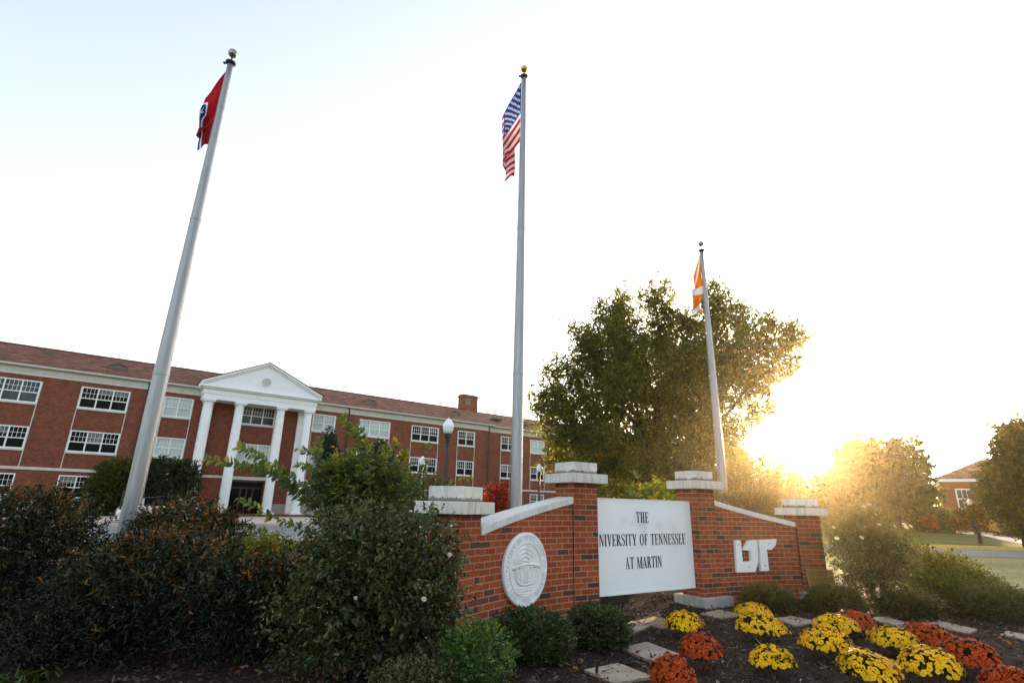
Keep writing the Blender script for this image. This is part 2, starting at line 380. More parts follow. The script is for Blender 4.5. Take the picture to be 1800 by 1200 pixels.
# ------------------------------------------------------------------ ground, road, walks
def smooth(a, b, x):
    t = np.clip((np.asarray(x, float) - a) / (b - a), 0, 1); return t*t*(3-2*t)
_hr = np.random.default_rng(5)
_ph = _hr.uniform(0, 6.28, (8, 3))
def wob(x, y, s=1.0):
    x = np.asarray(x, float); y = np.asarray(y, float); z = 0
    for i in range(8):
        f = .9 * 1.45**i * s; a = _ph[i]
        z = z + np.sin(f*(x*math.cos(a[0]) + y*math.sin(a[0])) + a[1]) * .6 / (1.3**i)
    return z / 3
BED = [(-16, -3), (14, -3), (12.6, 2.5), (9.6, 5.2), (8.9, 8.0), (9.6, 11.5), (8.0, 15.5), (-2, 16.2), (-9, 15.4), (-16, 12.5)]
def in_poly(x, y, P=BED):
    x = np.asarray(x, float); y = np.asarray(y, float); c = np.zeros(x.shape, bool)
    for (x0, y0), (x1, y1) in zip(P, P[1:] + P[:1]):
        c ^= ((y0 > y) != (y1 > y)) & (x < (x1-x0)*(y-y0)/(y1-y0+1e-12)+x0)
    return c
def poly_dist(x, y, P=BED):
    d = np.full(np.shape(x), 1e9)
    for (x0, y0), (x1, y1) in zip(P, P[1:] + P[:1]):
        t = np.clip(((x-x0)*(x1-x0)+(y-y0)*(y1-y0))/((x1-x0)**2+(y1-y0)**2), 0, 1)
        d = np.minimum(d, np.hypot(x-x0-t*(x1-x0), y-y0-t*(y1-y0)))
    return d
LAWN_Z = -.20
def bed_z(x, y):
    x = np.asarray(x, float); y = np.asarray(y, float)
    z = -.12 + .012*wob(x, y, 2.2) - .045*np.exp(-((x-3.2)**2 + (y-8.4)**2)/2.2)
    e = smooth(0, .5, poly_dist(x, y))
    return (LAWN_Z-.02)*(1-e) + z*e

def lawn_material():
    m, N, L, b = new_mat('lawn_grass')
    v = mapping(N, L)
    n = noise(N, L, .22, 5, v, .6); r = ramp(N, [(.38, (.07, .11, .022)), (.55, (.12, .14, .036)), (.72, (.18, .17, .065))]); L.new(n.outputs[0], r.inputs[0])
    n2 = noise(N, L, 14, 6, v, .75); r2 = ramp(N, [(.3, (.55, .55, .5)), (.7, (1.25, 1.25, 1.2))]); L.new(n2.outputs[0], r2.inputs[0])
    # the strip between bed and road has dried pale
    sx = N.new('ShaderNodeSeparateXYZ'); L.new(v, sx.inputs[0])
    c = mix(N, L, 1.0, r.outputs[0], r2.outputs[0], 'MULTIPLY')
    L.new(c, b.inputs['Base Color']); b.inputs['Roughness'].default_value = .95; b.inputs['Specular IOR Level'].default_value = .1
    n3 = noise(N, L, 45, 4, v, .8); bump(N, L, n3.outputs[0], b, .8, .04)
    return m
MAT['lawn'] = lawn_material()
MAT['lawn_dry'] = noisy('dry_lawn', [(.3, (.14, .16, .05)), (.52, (.26, .25, .11)), (.75, (.34, .31, .17))], .5, .95, .7, 40, spec=.1, detail=8, bdist=.03)
MAT['mulch'] = noisy('mulch_earth', [(.3, (.016, .011, .008)), (.6, (.040, .027, .020)), (.8, (.075, .055, .045))], 26, .95, .9, 45, spec=.1, detail=10, bdist=.02)

g = MB(); R0 = 4000
g.poly([(-R0, -R0, LAWN_Z), (R0, -R0, LAWN_Z), (R0, R0, LAWN_Z), (-R0, R0, LAWN_Z)])
tag(g.build('ground', MAT['lawn']), kind='structure')

def sheet(name, pts, z, mat, kind='structure'):
    m = MB(); m.poly([(p[0], p[1], z) for p in pts]); o = m.build(name, mat); tag(o, kind=kind); return o
def ribbon(name, line, w, z, mat):
    m = MB(); line = [np.array(p, float) for p in line]; L_, R_ = [], []
    for i, p in enumerate(line):
        t = line[min(i+1, len(line)-1)] - line[max(i-1, 0)]; t /= np.linalg.norm(t); n = np.array([-t[1], t[0]])
        L_.append(p + n*w/2); R_.append(p - n*w/2)
    for i in range(len(line)-1):
        m.poly([(*R_[i], z), (*R_[i+1], z), (*L_[i+1], z), (*L_[i], z)])
    o = m.build(name, mat); tag(o, kind='structure'); return o
FA = math.radians(37.0); FD = np.array([math.cos(FA), math.sin(FA)]); FN = np.array([-math.sin(FA), math.cos(FA)])
def fac(s, perp): return FD*s + FN*perp
RZ = LAWN_Z + .004
near_l = [fac(-60, 22), fac(-20, 22), fac(4, 22), (-.5, 22.6), (6, 22.0), (14, 21.0), (30, 19.6), (90, 14)]
far_l = [fac(-60, 33.5), fac(-20, 33.5), fac(8, 33.5), (-2, 32.6), (6, 29.2), (13, 26.8), (18.6, 25.6), (30, 24.3), (90, 18.8)]
rd = MB(); n_ = 60
def resample(P, n):
    P = np.array(P, float); d = np.r_[0, np.cumsum(np.hypot(*np.diff(P, axis=0).T))]
    t = np.linspace(0, d[-1], n); return np.c_[np.interp(t, d, P[:, 0]), np.interp(t, d, P[:, 1])]
NL, FL = resample(near_l, n_), resample(far_l, n_)
for i in range(n_-1):
    rd.poly([(*NL[i], RZ), (*NL[i+1], RZ), (*FL[i+1], RZ), (*FL[i], RZ)])
tag(rd.build('road', MAT['asphalt']), kind='structure')
def kerb(name, line, w, mat, side=1, h=.13):
    m = MB(); line = [np.array(p, float) for p in line]
    for p, q in zip(line, line[1:]):
        t = (q-p)/np.linalg.norm(q-p); n = np.array([-t[1], t[0]])*side
        a, b = p, q; c, d = q+n*w, p+n*w
        z0, z1 = LAWN_Z-.05, RZ+h
        m.poly([(*a, z0), (*b, z0), (*b, z1), (*a, z1)][::side]); m.poly([(*a, z1), (*b, z1), (*c, z1), (*d, z1)][::side])
        m.poly([(*d, z1), (*c, z1), (*c, z0), (*d, z0)][::side])
    o = m.build(name, mat); tag(o, kind='structure'); return o
kerb('kerb_yellow', [(8.0, 28.5), (13, 26.8), (18.6, 25.6), (30, 24.3), (90, 18.8)], .2, MAT['kerb'])
kerb('kerb', [fac(-60, 33.5), fac(8, 33.5), (-2, 32.6), (6, 29.2), (8.0, 28.5)], .18, MAT['walk'])
sheet('dry_lawn', [(9.3, 4.2), (14, -2), (60, -3), (60, 16.2), (30, 19.2), (14, 20.6), (9, 21.3), (8.4, 15.6), (9.9, 11.5), (9.2, 8)], LAWN_Z+.006, MAT['lawn_dry'])
sheet('pavement', [fac(-60, 33.7), fac(14, 33.7), fac(16, 37), fac(22, 46.5), fac(-60, 46.5)], LAWN_Z+.12, MAT['walk'])
sheet('terrace', [fac(-60, 46.6), fac(70, 46.6), fac(70, 60), fac(-60, 60)], LAWN_Z+.10, MAT['lawn'])
ribbon('footpath', [(27, 26.5), (31.2, 34), (36.5, 41.5), (43, 51), (47, 58), (50, 66)], 1.7, LAWN_Z+.008, MAT['walk'])
ribbon('side_path', [(48.6, 62), (42, 61.0), (34, 59.5), (26, 57)], 1.8, LAWN_Z+.012, MAT['walk'])

nx, ny = 190, 130
gx, gy = np.meshgrid(np.linspace(-16, 14, nx), np.linspace(-3, 16.4, ny))
inside = in_poly(gx, gy)
gz = np.where(inside, bed_z(gx, gy), LAWN_Z-.04)
V = np.c_[gx.ravel(), gy.ravel(), gz.ravel()]
idx = np.arange(nx*ny).reshape(ny, nx)
Fq = np.c_[idx[:-1, :-1].ravel(), idx[:-1, 1:].ravel(), idx[1:, 1:].ravel(), idx[1:, :-1].ravel()]
keep = inside.ravel()[Fq].any(1)
tag(np_mesh('flower_bed_ground', V, Fq[keep], MAT['mulch'], smooth=True), kind='structure')

# ------------------------------------------------------------------ leaves
def unit(v): return v / (np.linalg.norm(v, axis=-1, keepdims=True) + 1e-9)
def leaf_verts(P, D, rng, length, width, fold=.18, droop=.12, nbias=(0, 0, 1), nrand=.7, hexa=True):
    """P base points, D leaf axes; returns verts (N*k,3), faces"""
    n = len(P); D = unit(D)
    nb = unit(np.asarray(nbias, float) + rng.normal(0, nrand, (n, 3)))
    S = unit(np.cross(D, nb)); Nn = np.cross(S, D)
    Lg = (length * rng.uniform(.65, 1.25, n))[:, None]; W = Lg * width
    if hexa:
        tpl = [(0, 0, 0), (.30, -.46, fold*.9), (.68, -.36, fold*.6 - droop*.4), (1, 0, -droop), (.68, .36, fold*.6 - droop*.4), (.30, .46, fold*.9)]
        fc = np.array([[0, 1, 2, 3], [0, 3, 4, 5]])
    else:
        tpl = [(0, 0, 0), (.45, -.5, fold), (1, 0, -droop), (.45, .5, fold)]
        fc = np.array([[0, 1, 2, 3]])
    k = len(tpl)
    out = np.stack([P + D*Lg*a + S*W*b + Nn*Lg*c for a, b, c in tpl], 1).reshape(-1, 3)
    faces = (np.arange(n)[:, None, None]*k + fc[None]).reshape(-1, fc.shape[1])
    return out, faces, k
def leaves_object(name, P, D, mat, parent, rng, length, width, tint=None, **kw):
    V, Fc, k = leaf_verts(P, D, rng, length, width, **kw)
    if tint is None: tint = rng.uniform(0, 1, len(P))
    return np_mesh(name, V, Fc, mat, parent, {'tint': np.repeat(np.clip(tint, 0, 1), k)})

def twig_leaves(base, dirs, L, rng, per, spread=.9, pair=False):
    """leaves along each twig: returns points, leaf axes, twig index, position along the twig"""
    n = len(base)
    t = (np.arange(per) + .5)/per
    t = np.broadcast_to(t, (n, per)) + rng.uniform(-.4, .4, (n, per))/per
    Lx = (L*rng.uniform(.6, 1.25, n))[:, None]
    P = base[:, None, :] + dirs[:, None, :]*(t*Lx)[..., None]
    P = P + np.array([0, 0, -1.0])*((t**2)*Lx*.12)[..., None]
    if pair:
        ref = unit(np.cross(dirs, np.array([0, 0, 1.0]) + rng.normal(0, .25, (n, 3))))
        sgn = np.where(np.arange(per) % 2 == 0, 1.0, -1.0)
        D = unit(dirs[:, None, :]*.55 + ref[:, None, :]*sgn[None, :, None]*spread + rng.normal(0, .18, (n, per, 3)))
    else:
        D = unit(dirs[:, None, :]*.6 + unit(rng.normal(0, 1, (n, per, 3)))*spread)
    return P.reshape(-1, 3), D.reshape(-1, 3), np.repeat(np.arange(n), per), t.reshape(-1)

def blob_twigs(blobs, n, rng, shell=.45, up=.35, jitter=.45):
    """blobs: (cx,cy,cz, rx,ry,rz). twig roots spread through the outer part of the blobs, pointing outwards"""
    B = np.array(blobs, float); w = (B[:, 3]*B[:, 4]*B[:, 5])**(2/3); w /= w.sum()
    k = rng.choice(len(B), n, p=w)
    d = unit(rng.normal(0, 1, (n, 3)))
    r = 1 - shell*rng.uniform(0, 1, n)**1.5
    P = B[k, :3] + d*r[:, None]*B[k, 3:6]
    D = unit(unit(d/B[k, 3:6]) + np.array([0, 0, up]) + rng.normal(0, jitter, (n, 3)))
    return P, D, k, r

def shrub(name, label, cat, blobs, leafkey, rng_seed, twigs, per, tl, ll, lw, group=None, shell=.5, up=.35, pair=False, zmin=None,
          top_tint=0.0, base_tint=.5, sd=.22, stems=10, stem_r=.008, spread=.9, hexa=True, base=None, stem_mat='stem', drop_under=True, nrand=.7, cluster=.0):
    rng = np.random.default_rng(rng_seed)
    B = np.array(blobs, float)
    if base is None: base = (float(np.average(B[:, 0], weights=B[:, 3])), float(np.average(B[:, 1], weights=B[:, 3])))
    bz = float(bed_z(base[0], base[1])) if abs(base[0]) < 15 and base[1] < 16 else LAWN_Z
    root = empty(name, (base[0], base[1], bz), 0, label, cat, group)
    off = np.array([base[0], base[1], bz])
    P, D, k, r = blob_twigs(blobs, twigs, rng, shell, up)
    if zmin is None: zmin = bz + .02
    ok = P[:, 2] > zmin; P, D = P[ok], D[ok]
    LP, LD, ti, t = twig_leaves(P, D, tl, rng, per, spread, pair)
    ok = LP[:, 2] > zmin; LP, LD, ti, t = LP[ok], LD[ok], ti[ok], t[ok]
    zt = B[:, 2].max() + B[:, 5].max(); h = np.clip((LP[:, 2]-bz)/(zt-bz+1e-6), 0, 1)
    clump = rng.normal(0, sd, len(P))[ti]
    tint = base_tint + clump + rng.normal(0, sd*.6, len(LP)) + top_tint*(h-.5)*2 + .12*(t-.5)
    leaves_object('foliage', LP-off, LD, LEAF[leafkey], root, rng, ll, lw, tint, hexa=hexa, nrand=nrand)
    st = MB(); pick = rng.choice(len(P), min(len(P), stems*7), replace=False)
    for i in range(stems):
        a = rng.uniform(0, 6.28); rr = rng.uniform(0, .12)*np.sqrt(B[:, 3].max())
        b0 = np.array([math.cos(a)*rr, math.sin(a)*rr, -.03])
        tgt = P[pick[i]] - off; mid = b0*.45 + tgt*.5 + np.array([0, 0, .12*abs(tgt[2])])
        pts = [b0, b0*.7+mid*.3+rng.normal(0, .01, 3), mid, tgt, tgt + D[pick[i]]*tl]
        st.tube(pts, [stem_r, stem_r*.9, stem_r*.7, stem_r*.45, stem_r*.2], 5)
        for j in range(5):
            q = pick[stems + i*5 + j] if stems + i*5 + j < len(pick) else pick[i]
            e = P[q]-off; s0 = mid if np.linalg.norm(e-mid) < np.linalg.norm(e-b0) else b0
            st.tube([s0, s0*.5+e*.5+rng.normal(0, .02, 3), e, e + D[q]*tl], [stem_r*.55, stem_r*.45, stem_r*.3, stem_r*.15], 4)
    if stems: st.build('stems', MAT[stem_mat], root)
    return root

def sprig(root, off, pts, rng, leafkey, ll, lw, n, r=.007, base_tint=.55, tip_tint=.3, pair=True, spread=.9, name='branch', sub='leaves'):
    """a long leafy shoot along a curve (world points), as a branch with its leaves"""
    pts = np.array(pts, float)
    d = np.r_[0, np.cumsum(np.linalg.norm(np.diff(pts, axis=0), axis=1))]; tt = np.linspace(0, 1, 24)*d[-1]
    C = np.stack([np.interp(tt, d, pts[:, i]) for i in range(3)], 1)
    for _ in range(3): C[1:-1] = (C[:-2] + C[1:-1]*2 + C[2:])/4
    m = MB(); m.tube(C-off, list(np.linspace(r, r*.25, 24)), 5); br = m.build(name, MAT['stem'], root)
    t = np.sort(rng.uniform(.12, 1, n)); P = np.stack([np.interp(t, np.linspace(0, 1, 24), C[:, i]) for i in range(3)], 1)
    T = unit(np.stack([np.interp(t, np.linspace(0, 1, 24), np.gradient(C[:, i])) for i in range(3)], 1))
    ref = unit(np.cross(T, np.array([.1, -.8, .5]) + rng.normal(0, .3, (n, 3))))
    sg = np.where(np.arange(n) % 2 == 0, 1.0, -1.0)[:, None]
    D = unit(T*.6 + ref*sg*spread + rng.normal(0, .2, (n, 3)))
    tint = base_tint + tip_tint*(t-.5)*2 + rng.normal(0, .13, n)
    leaves_object(sub, P-off, D, LEAF[leafkey], br, rng, ll, lw, tint, nbias=(.2, -.7, .7), nrand=.5)
    return br

# ------------------------------------------------------------------ trees (space colonisation: limbs that reach for the crown)
def grow(attr, base, first, step, kill, infl, rng, maxn=4000):
    nodes = [np.array(base, float)]; par = [-1]
    top = np.array(first, float); n0 = max(2, int(np.linalg.norm(top-nodes[0])/step))
    for i in range(1, n0+1):
        p = nodes[0] + (top-nodes[0])*i/n0 + rng.normal(0, .03*step, 3)
        nodes.append(p); par.append(len(nodes)-2)
    A = np.array(attr, float); alive = np.ones(len(A), bool)
    N = np.array(nodes); dist = np.full(len(A), 1e9); near = np.zeros(len(A), int)
    for i in range(len(N)):
        d = np.linalg.norm(A-N[i], axis=1); c = d < dist; dist[c] = d[c]; near[c] = i
    nodes = list(nodes)
    for it in range(200):
        act = alive & (dist < infl)
        if not act.any():
            act = alive & (dist < dist[alive].min()*1.05) if alive.any() else act
            if not act.any(): break
        new = []
        for i in np.unique(near[act]):
            q = A[act & (near == i)]; v = unit(q-nodes[i]).sum(0)
            v = unit(v + np.array([0, 0, .12]) + rng.normal(0, .12, 3))
            new.append((i, nodes[i] + v*step))
        for i, p in new:
            nodes.append(p); par.append(int(i)); j = len(nodes)-1
            d = np.linalg.norm(A-p, axis=1); c = d < dist; dist[c] = d[c]; near[c] = j
        alive &= dist > kill
        if len(nodes) > maxn or not alive.any(): break
    return np.array(nodes), np.array(par)

def tree(name, label, cat, base, blobs, leafkey, seed, n_attr, step, n_leaf, ll, lw, first, tip=.015, trunk_r=None, group=None, cl_r=.45,
         base_tint=.45, sd=.2, edge_tint=.15, hexa=False, min_r=0.0, shell=.75, bark='bark', flat=1.0):
    rng = np.random.default_rng(seed); B = np.array(blobs, float); base = np.array(base, float)
    w = B[:, 3]*B[:, 4]*B[:, 5]; w /= w.sum(); k = rng.choice(len(B), n_attr, p=w)
    d = unit(rng.normal(0, 1, (n_attr, 3))); r = (1 - shell*rng.uniform(0, 1, n_attr)**1.3)
    A = B[k, :3] + d*r[:, None]*B[k, 3:6]; A = A[A[:, 2] > base[2] + .3]
    N, par = grow(A, base, first, step, step*1.6, step*9, rng)
    ch = np.zeros(len(N), int)
    for i in range(1, len(N)): ch[par[i]] += 1
    rad = np.zeros(len(N)); acc = np.zeros(len(N))
    for i in range(len(N)-1, -1, -1):
        rad[i] = tip if ch[i] == 0 else acc[i]**(1/2.3)
        if par[i] >= 0: acc[par[i]] += rad[i]**2.3
    if trunk_r: rad *= max(.5, min(3, trunk_r/rad[0])) if False else 1; rad = np.where(rad > tip*1.5, rad*(trunk_r/rad[0])**np.clip((rad-tip)/(rad[0]-tip), 0, 1), rad)
    root = empty(name, base, 0, label, cat, group)
    m = MB(); big = [-1]*len(N)
    for i in range(1, len(N)):
        p = par[i]
        if big[p] == -1 or rad[i] > rad[big[p]]: big[p] = i
    starts = [0] + [i for i in range(1, len(N)) if big[par[i]] != i]
    for s in starts:
        pts, rr = ([], []) if s == 0 else ([N[par[s]]-base], [min(rad[par[s]]*.8, rad[s]*1.2)])
        i = s
        while i != -1:
            pts.append(N[i]-base); rr.append(rad[i]); i = big[i]
        if s == 0: rr[0] *= 1.35; pts[0] = pts[0] + np.array([0, 0, -.15])
        if len(pts) > 1 and max(rr) >= min_r: m.tube(pts, rr, 9 if s == 0 else (6 if rr[0] > tip*3 else 4), caps=False)
    m.build('trunk', MAT[bark], root, smooth=True)
    thin = np.where(rad < tip*3.2)[0]; thin = thin[N[thin][:, 2] > base[2] + .8]
    c = rng.choice(thin, n_leaf // 8)
    tw = unit(rng.normal(0, 1, (len(c), 3)) * np.array([1, 1, .8]) + np.array([0, 0, .25]))
    TB = N[c] + rng.normal(0, cl_r*.45, (len(c), 3))
    LP, LD, ti, t = twig_leaves(TB, tw, cl_r, rng, 8, 1.0)
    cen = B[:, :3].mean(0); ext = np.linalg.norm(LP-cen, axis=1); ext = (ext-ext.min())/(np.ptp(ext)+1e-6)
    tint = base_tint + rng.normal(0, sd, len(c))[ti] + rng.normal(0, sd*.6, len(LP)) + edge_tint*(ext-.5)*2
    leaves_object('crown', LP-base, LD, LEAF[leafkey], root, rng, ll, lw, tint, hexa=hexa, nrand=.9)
    return root

# ------------------------------------------------------------------ the brick entrance sign
def proj(P):
    d = np.asarray(P, float) - [0, 0, EYE]; z = d @ CF
    return 900 + F_PX*(d @ CR)/z, 600 - F_PX*(d @ CU)/z
def uw(deg):
    a = math.radians(deg); return np.array([math.cos(a), math.sin(a)]), np.array([-math.sin(a), math.cos(a)])
PILLARS = [((-.555, 5.840), 62.0, 1.105), ((.919, 7.476), 31.0, 1.505), ((2.982, 8.798), 31.0, 1.515), ((5.032, 9.538), 0.0, 1.150)]
SIGN_O = np.array([1.95, 8.14, 0.0])
sign = empty('entrance_sign', SIGN_O, 0, 'red brick entrance wall with four stone capped pillars and two curved sloping wings', 'sign wall')
for (c, rot, zt) in PILLARS:
    loc = (c[0]-SIGN_O[0], c[1]-SIGN_O[1], 0); rz = math.radians(rot)
    m = MB(); m.box((-.2, -.2, -.3), (.2, .2, zt), skip='bt')
    # bricks wrap the corner: the side faces start half a brick on
    for i, off in enumerate((-.2, .0016, .2, -.1)):
        f = m.f[i]; 
        P4 = [m.v[k] for k in f]; ax = 0 if i in (0, 2) else 1; sg = 1 if i in (0, 1) else -1
        m.uv[i] = [(sg*q[ax] + .2 + .1016*(i % 2) - .004, q[2] - zt - .003) for q in P4]
    sh = m.build('pillar', MAT['brick'], sign, loc=loc, rz=rz)
    m = MB(); m.box((-.305, -.305, zt), (.305, .305, zt+.122)); m.build('cap_slab', MAT['cap'], sh, bevel=.009)
    m = MB(); m.box((-.207, -.207, zt+.1222), (.207, .207, zt+.272)); m.build('cap_block', MAT['cap_top'], sh, bevel=.010)
    if zt > 1.3 and c[0] > 2 or c[0] > 4:
        m = MB(); zf = -.028 if c[0] < 4 else -.02
        m.box((-.30, -.30, zf-.30), (.33, .30, zf)); m.build('footing', MAT['footing'], sh, bevel=.012)

def arc(A, B, h0, n=28):
    """circular arc from A to B leaving A with heading h0 (degrees)"""
    A = np.array(A); B = np.array(B); ch = math.degrees(math.atan2(B[1]-A[1], B[0]-A[0])); turn = 2*(ch-h0)
    h = np.radians(h0 + turn*(np.arange(n)+.5)/n); st = np.c_[np.cos(h), np.sin(h)]
    st *= np.linalg.norm(B-A)/np.linalg.norm(st.sum(0)); P = np.r_[[A], A + np.cumsum(st, 0)]
    hh = np.radians(h0 + turn*np.linspace(0, 1, n+1)); return P, np.c_[np.cos(hh), np.sin(hh)], np.r_[0, np.cumsum(np.linalg.norm(st, axis=1))]
def wing(A, B, h0, z0, z1, th, ct, name='wing_wall'):
    P, T, S = arc(A, B, h0); Nn = np.c_[-T[:, 1], T[:, 0]]; n = len(P)
    Z = z0 + (z1-z0)*S/S[-1]; m = MB(); o = SIGN_O[:2]
    fr = P - o; bk = P + Nn*th - o
    for i in range(n-1):
        j = i+1; zb = -.3
        m.poly([(*fr[i], zb), (*fr[j], zb), (*fr[j], Z[j]), (*fr[i], Z[i])], [(S[i], zb-.02), (S[j], zb-.02), (S[j], Z[j]-.02), (S[i], Z[i]-.02)])
        m.poly([(*bk[j], zb), (*bk[i], zb), (*bk[i], Z[i]), (*bk[j], Z[j])], [(S[j], zb), (S[i], zb), (S[i], Z[i]), (S[j], Z[j])])
    for i, q in ((0, 1), (n-1, -1)):
        m.poly([(*fr[i], -.3), (*bk[i], -.3), (*bk[i], Z[i]), (*fr[i], Z[i])][::-q], [(0, -.3), (th, -.3), (th, Z[i]), (0, Z[i])][::-q])
    wl_ = m.build(name, MAT['brick'], sign)
    m = MB(); a = P - Nn*.022 - o; b = P + Nn*(th+.03) - o
    prof = lambda i: [(*a[i], Z[i]-.001), (*a[i], Z[i]+ct-.012), (*(a[i]+Nn[i]*.012), Z[i]+ct), (*(b[i]-Nn[i]*.012), Z[i]+ct), (*b[i], Z[i]+ct-.012), (*b[i], Z[i]-.001)]
    for i in range(n-1):
        p, q = prof(i), prof(i+1)
        for k in range(6):
            l = (k+1) % 6; m.poly([p[k], q[k], q[l], p[l]][::-1])
    m.poly(prof(0)); m.poly(prof(n-1)[::-1])
    m.build('coping', MAT['coping'], wl_, weld=True)
    return P, T, S, Nn
def corner(k, sx, sy):
    (c, rot, _) = PILLARS[k]; u, w = uw(rot); return np.array(c) + u*.2*sx + w*.2*sy
u1, w1 = uw(62); u2, w2 = uw(31); u4, w4 = uw(0)
W1 = wing(corner(0, 1, -1) + u1*.002, corner(1, -1, -1) - u2*.022, 60.5, .895, 1.243, .26, .085)
W2 = wing(corner(2, 1, -1) + u2*.002 + w2*.012, corner(3, -1, -1) - u4*.016 + w4*.03, 33.0, 1.275, .965, .26, .075)
# dark joint of the left wing against its pillar
m = MB(); cj = corner(1, -1, -1)
m.box((-.0205, .012, -.3), (-.0005, .2, 1.24), R=np.array([[u2[0], w2[0], 0], [u2[1], w2[1], 0], [0, 0, 1]]), T=(*(cj-SIGN_O[:2]), 0))
m.build('expansion_joint', MAT['letter'], sign)

# lettering: condensed roman capitals drawn as strokes
def glyphs():
    G = {}; T, t, s = .115, .042, .036
    def st(x, y0=0, y1=1, w=T, sl=.055, sr=.055, top=True, bot=True):
        q = [[(x, y0), (x+w, y0), (x+w, y1), (x, y1)]]
        if bot: q.append([(x-sl, y0), (x+w+sr, y0), (x+w+sr*.4, y0+s), (x-sl*.4, y0+s)])
        if top: q.append([(x-sl*.4, y1-s), (x+w+sr*.4, y1-s), (x+w+sr, y1), (x-sl, y1)])
        return q
    def arcs(cx, cy, rx, ry, a0, a1, wx, wy, n=14):
        out = []
        for i in range(n):
            p = [math.radians(a0+(a1-a0)*(i+k)/n) for k in (0, 1)]
            o = [(cx+rx*math.cos(a), cy+ry*math.sin(a)) for a in p]; ii = [(cx+(rx-wx)*math.cos(a), cy+(ry-wy)*math.sin(a)) for a in p]
            out.append([o[0], o[1], ii[1], ii[0]])
        return out
    def stroke(pts, ws):
        out = []; pts = [np.array(p) for p in pts]
        nn = []
        for i in range(len(pts)):
            d = pts[min(i+1, len(pts)-1)]-pts[max(i-1, 0)]; d = d/np.linalg.norm(d); nn.append(np.array([-d[1], d[0]]))
        for i in range(len(pts)-1):
            a, b = pts[i], pts[i+1]
            out.append([tuple(a+nn[i]*ws[i]/2), tuple(a-nn[i]*ws[i]/2), tuple(b-nn[i+1]*ws[i+1]/2), tuple(b+nn[i+1]*ws[i+1]/2)])
        return out
    bar = lambda x0, x1, y, w=t: [[(x0, y), (x1, y), (x1, y+w), (x0, y+w)]]
    G['T'] = (.46, st(.172, 0, .97, top=False) + bar(0, .46, .955) + [[(0, .80), (.03, .80), (.05, .955), (0, .955)], [(.43, .80), (.46, .80), (.46, .955), (.41, .955)]])
    G['H'] = (.50, st(.06) + st(.325) + bar(.17, .33, .49))
    G['E'] = (.42, st(.06, sr=.02) + bar(.1, .38, 0) + bar(.1, .37, .958) + bar(.1, .30, .49) + [[(.35, .04), (.38, .0), (.41, .22), (.385, .22)], [(.385, .78), (.40, .78), (.37, 1), (.34, .96)], [(.285, .40), (.31, .40), (.31, .62), (.285, .62)]])
    G['F'] = (.40, st(.06) + bar(.1, .37, .958) + bar(.1, .30, .47) + [[(.375, .76), (.395, .76), (.37, 1), (.34, .96)], [(.285, .38), (.31, .38), (.31, .60), (.285, .60)]])
    G['I'] = (.24, st(.06))
    G['N'] = (.54, st(.075, w=t) + st(.42, w=t, bot=False) + [[(.06, 1), (.185, 1), (.465, 0), (.40, 0)]])
    G['U'] = (.50, st(.05, .2, 1, bot=False) + st(.40, .2, 1, w=t, bot=False) + arcs(.246, .2, .196, .215, 180, 360, .095, .05))
    G['V'] = (.50, [[(.03, 1), (.16, 1), (.29, .0), (.235, 0)], [(.40, 1), (.445, 1), (.29, 0), (.25, 0)], [(0, .965), (.21, .965), (.21, 1), (0, 1)], [(.34, .965), (.50, .965), (.50, 1), (.34, 1)]])
    G['Y'] = (.50, st(.195, 0, .48, top=False) + [[(.03, 1), (.155, 1), (.31, .42), (.20, .42)], [(.40, 1), (.445, 1), (.31, .42), (.26, .46)], [(0, .965), (.20, .965), (.20, 1), (0, 1)], [(.34, .965), (.50, .965), (.50, 1), (.34, 1)]])
    G['A'] = (.52, [[(.225, 1), (.285, 1), (.48, 0), (.35, 0)], [(.225, .96), (.255, 1), (.095, 0), (.05, 0)], [(0, 0), (.16, 0), (.16, .036), (0, .036)], [(.31, 0), (.52, 0), (.52, .036), (.31, .036)]] + bar(.12, .39, .30))
    G['M'] = (.66, st(.075, w=t) + st(.51, w=T, top=False) + [[(.06, 1), (.18, 1), (.345, .0), (.30, 0)], [(.52, 1), (.575, 1), (.345, 0), (.315, 0)], [(.5, .964), (.68, .964), (.68, 1), (.5, 1)]])
    G['R'] = (.50, st(.06) + arcs(.20, .735, .21, .265, -90, 90, .11, .042) + bar(.15, .22, .958) + bar(.15, .22, .47) + [[(.21, .49), (.32, .50), (.50, 0), (.375, 0)]])
    G['O'] = (.52, arcs(.26, .5, .24, .515, 0, 360, .105, .042, 28))
    sp = [(.365, .80), (.345, .93), (.215, .985), (.09, .93), (.07, .78), (.13, .63), (.26, .50), (.355, .36), (.35, .17), (.27, .04), (.18, .015), (.06, .07), (.035, .22)]
    G['S'] = (.42, stroke(sp, [.03, .035, .042, .07, .095, .11, .125, .115, .09, .05, .042, .035, .03]) + [[(.35, .76), (.385, .76), (.375, .98), (.352, .98)], [(.02, .02), (.04, .02), (.05, .26), (.02, .26)]])
    G['1'] = (.30, st(.1, top=False) + [[(.02, .82), (.1, .9), (.1, 1), (.02, .86)]])
    G['9'] = (.46, arcs(.22, .72, .19, .28, 0, 360, .08, .05, 20) + stroke([(.37, .72), (.36, .4), (.24, .1), (.1, .02)], [.08, .09, .06, .04]))
    G['2'] = (.44, stroke([(.05, .76), (.1, .94), (.22, .98), (.34, .9), (.35, .74), (.24, .45), (.04, .03)], [.06, .05, .05, .07, .09, .08, .04]) + bar(.03, .40, 0, .06))
    G['7'] = (.42, bar(.03, .40, .94, .06) + stroke([(.38, .96), (.22, .5), (.14, 0)], [.05, .08, .1]))
    G[' '] = (.27, [])
    return G
GL = glyphs()
def text_width(txt, gap=.05): return sum(GL[c][0] + gap for c in txt) - gap
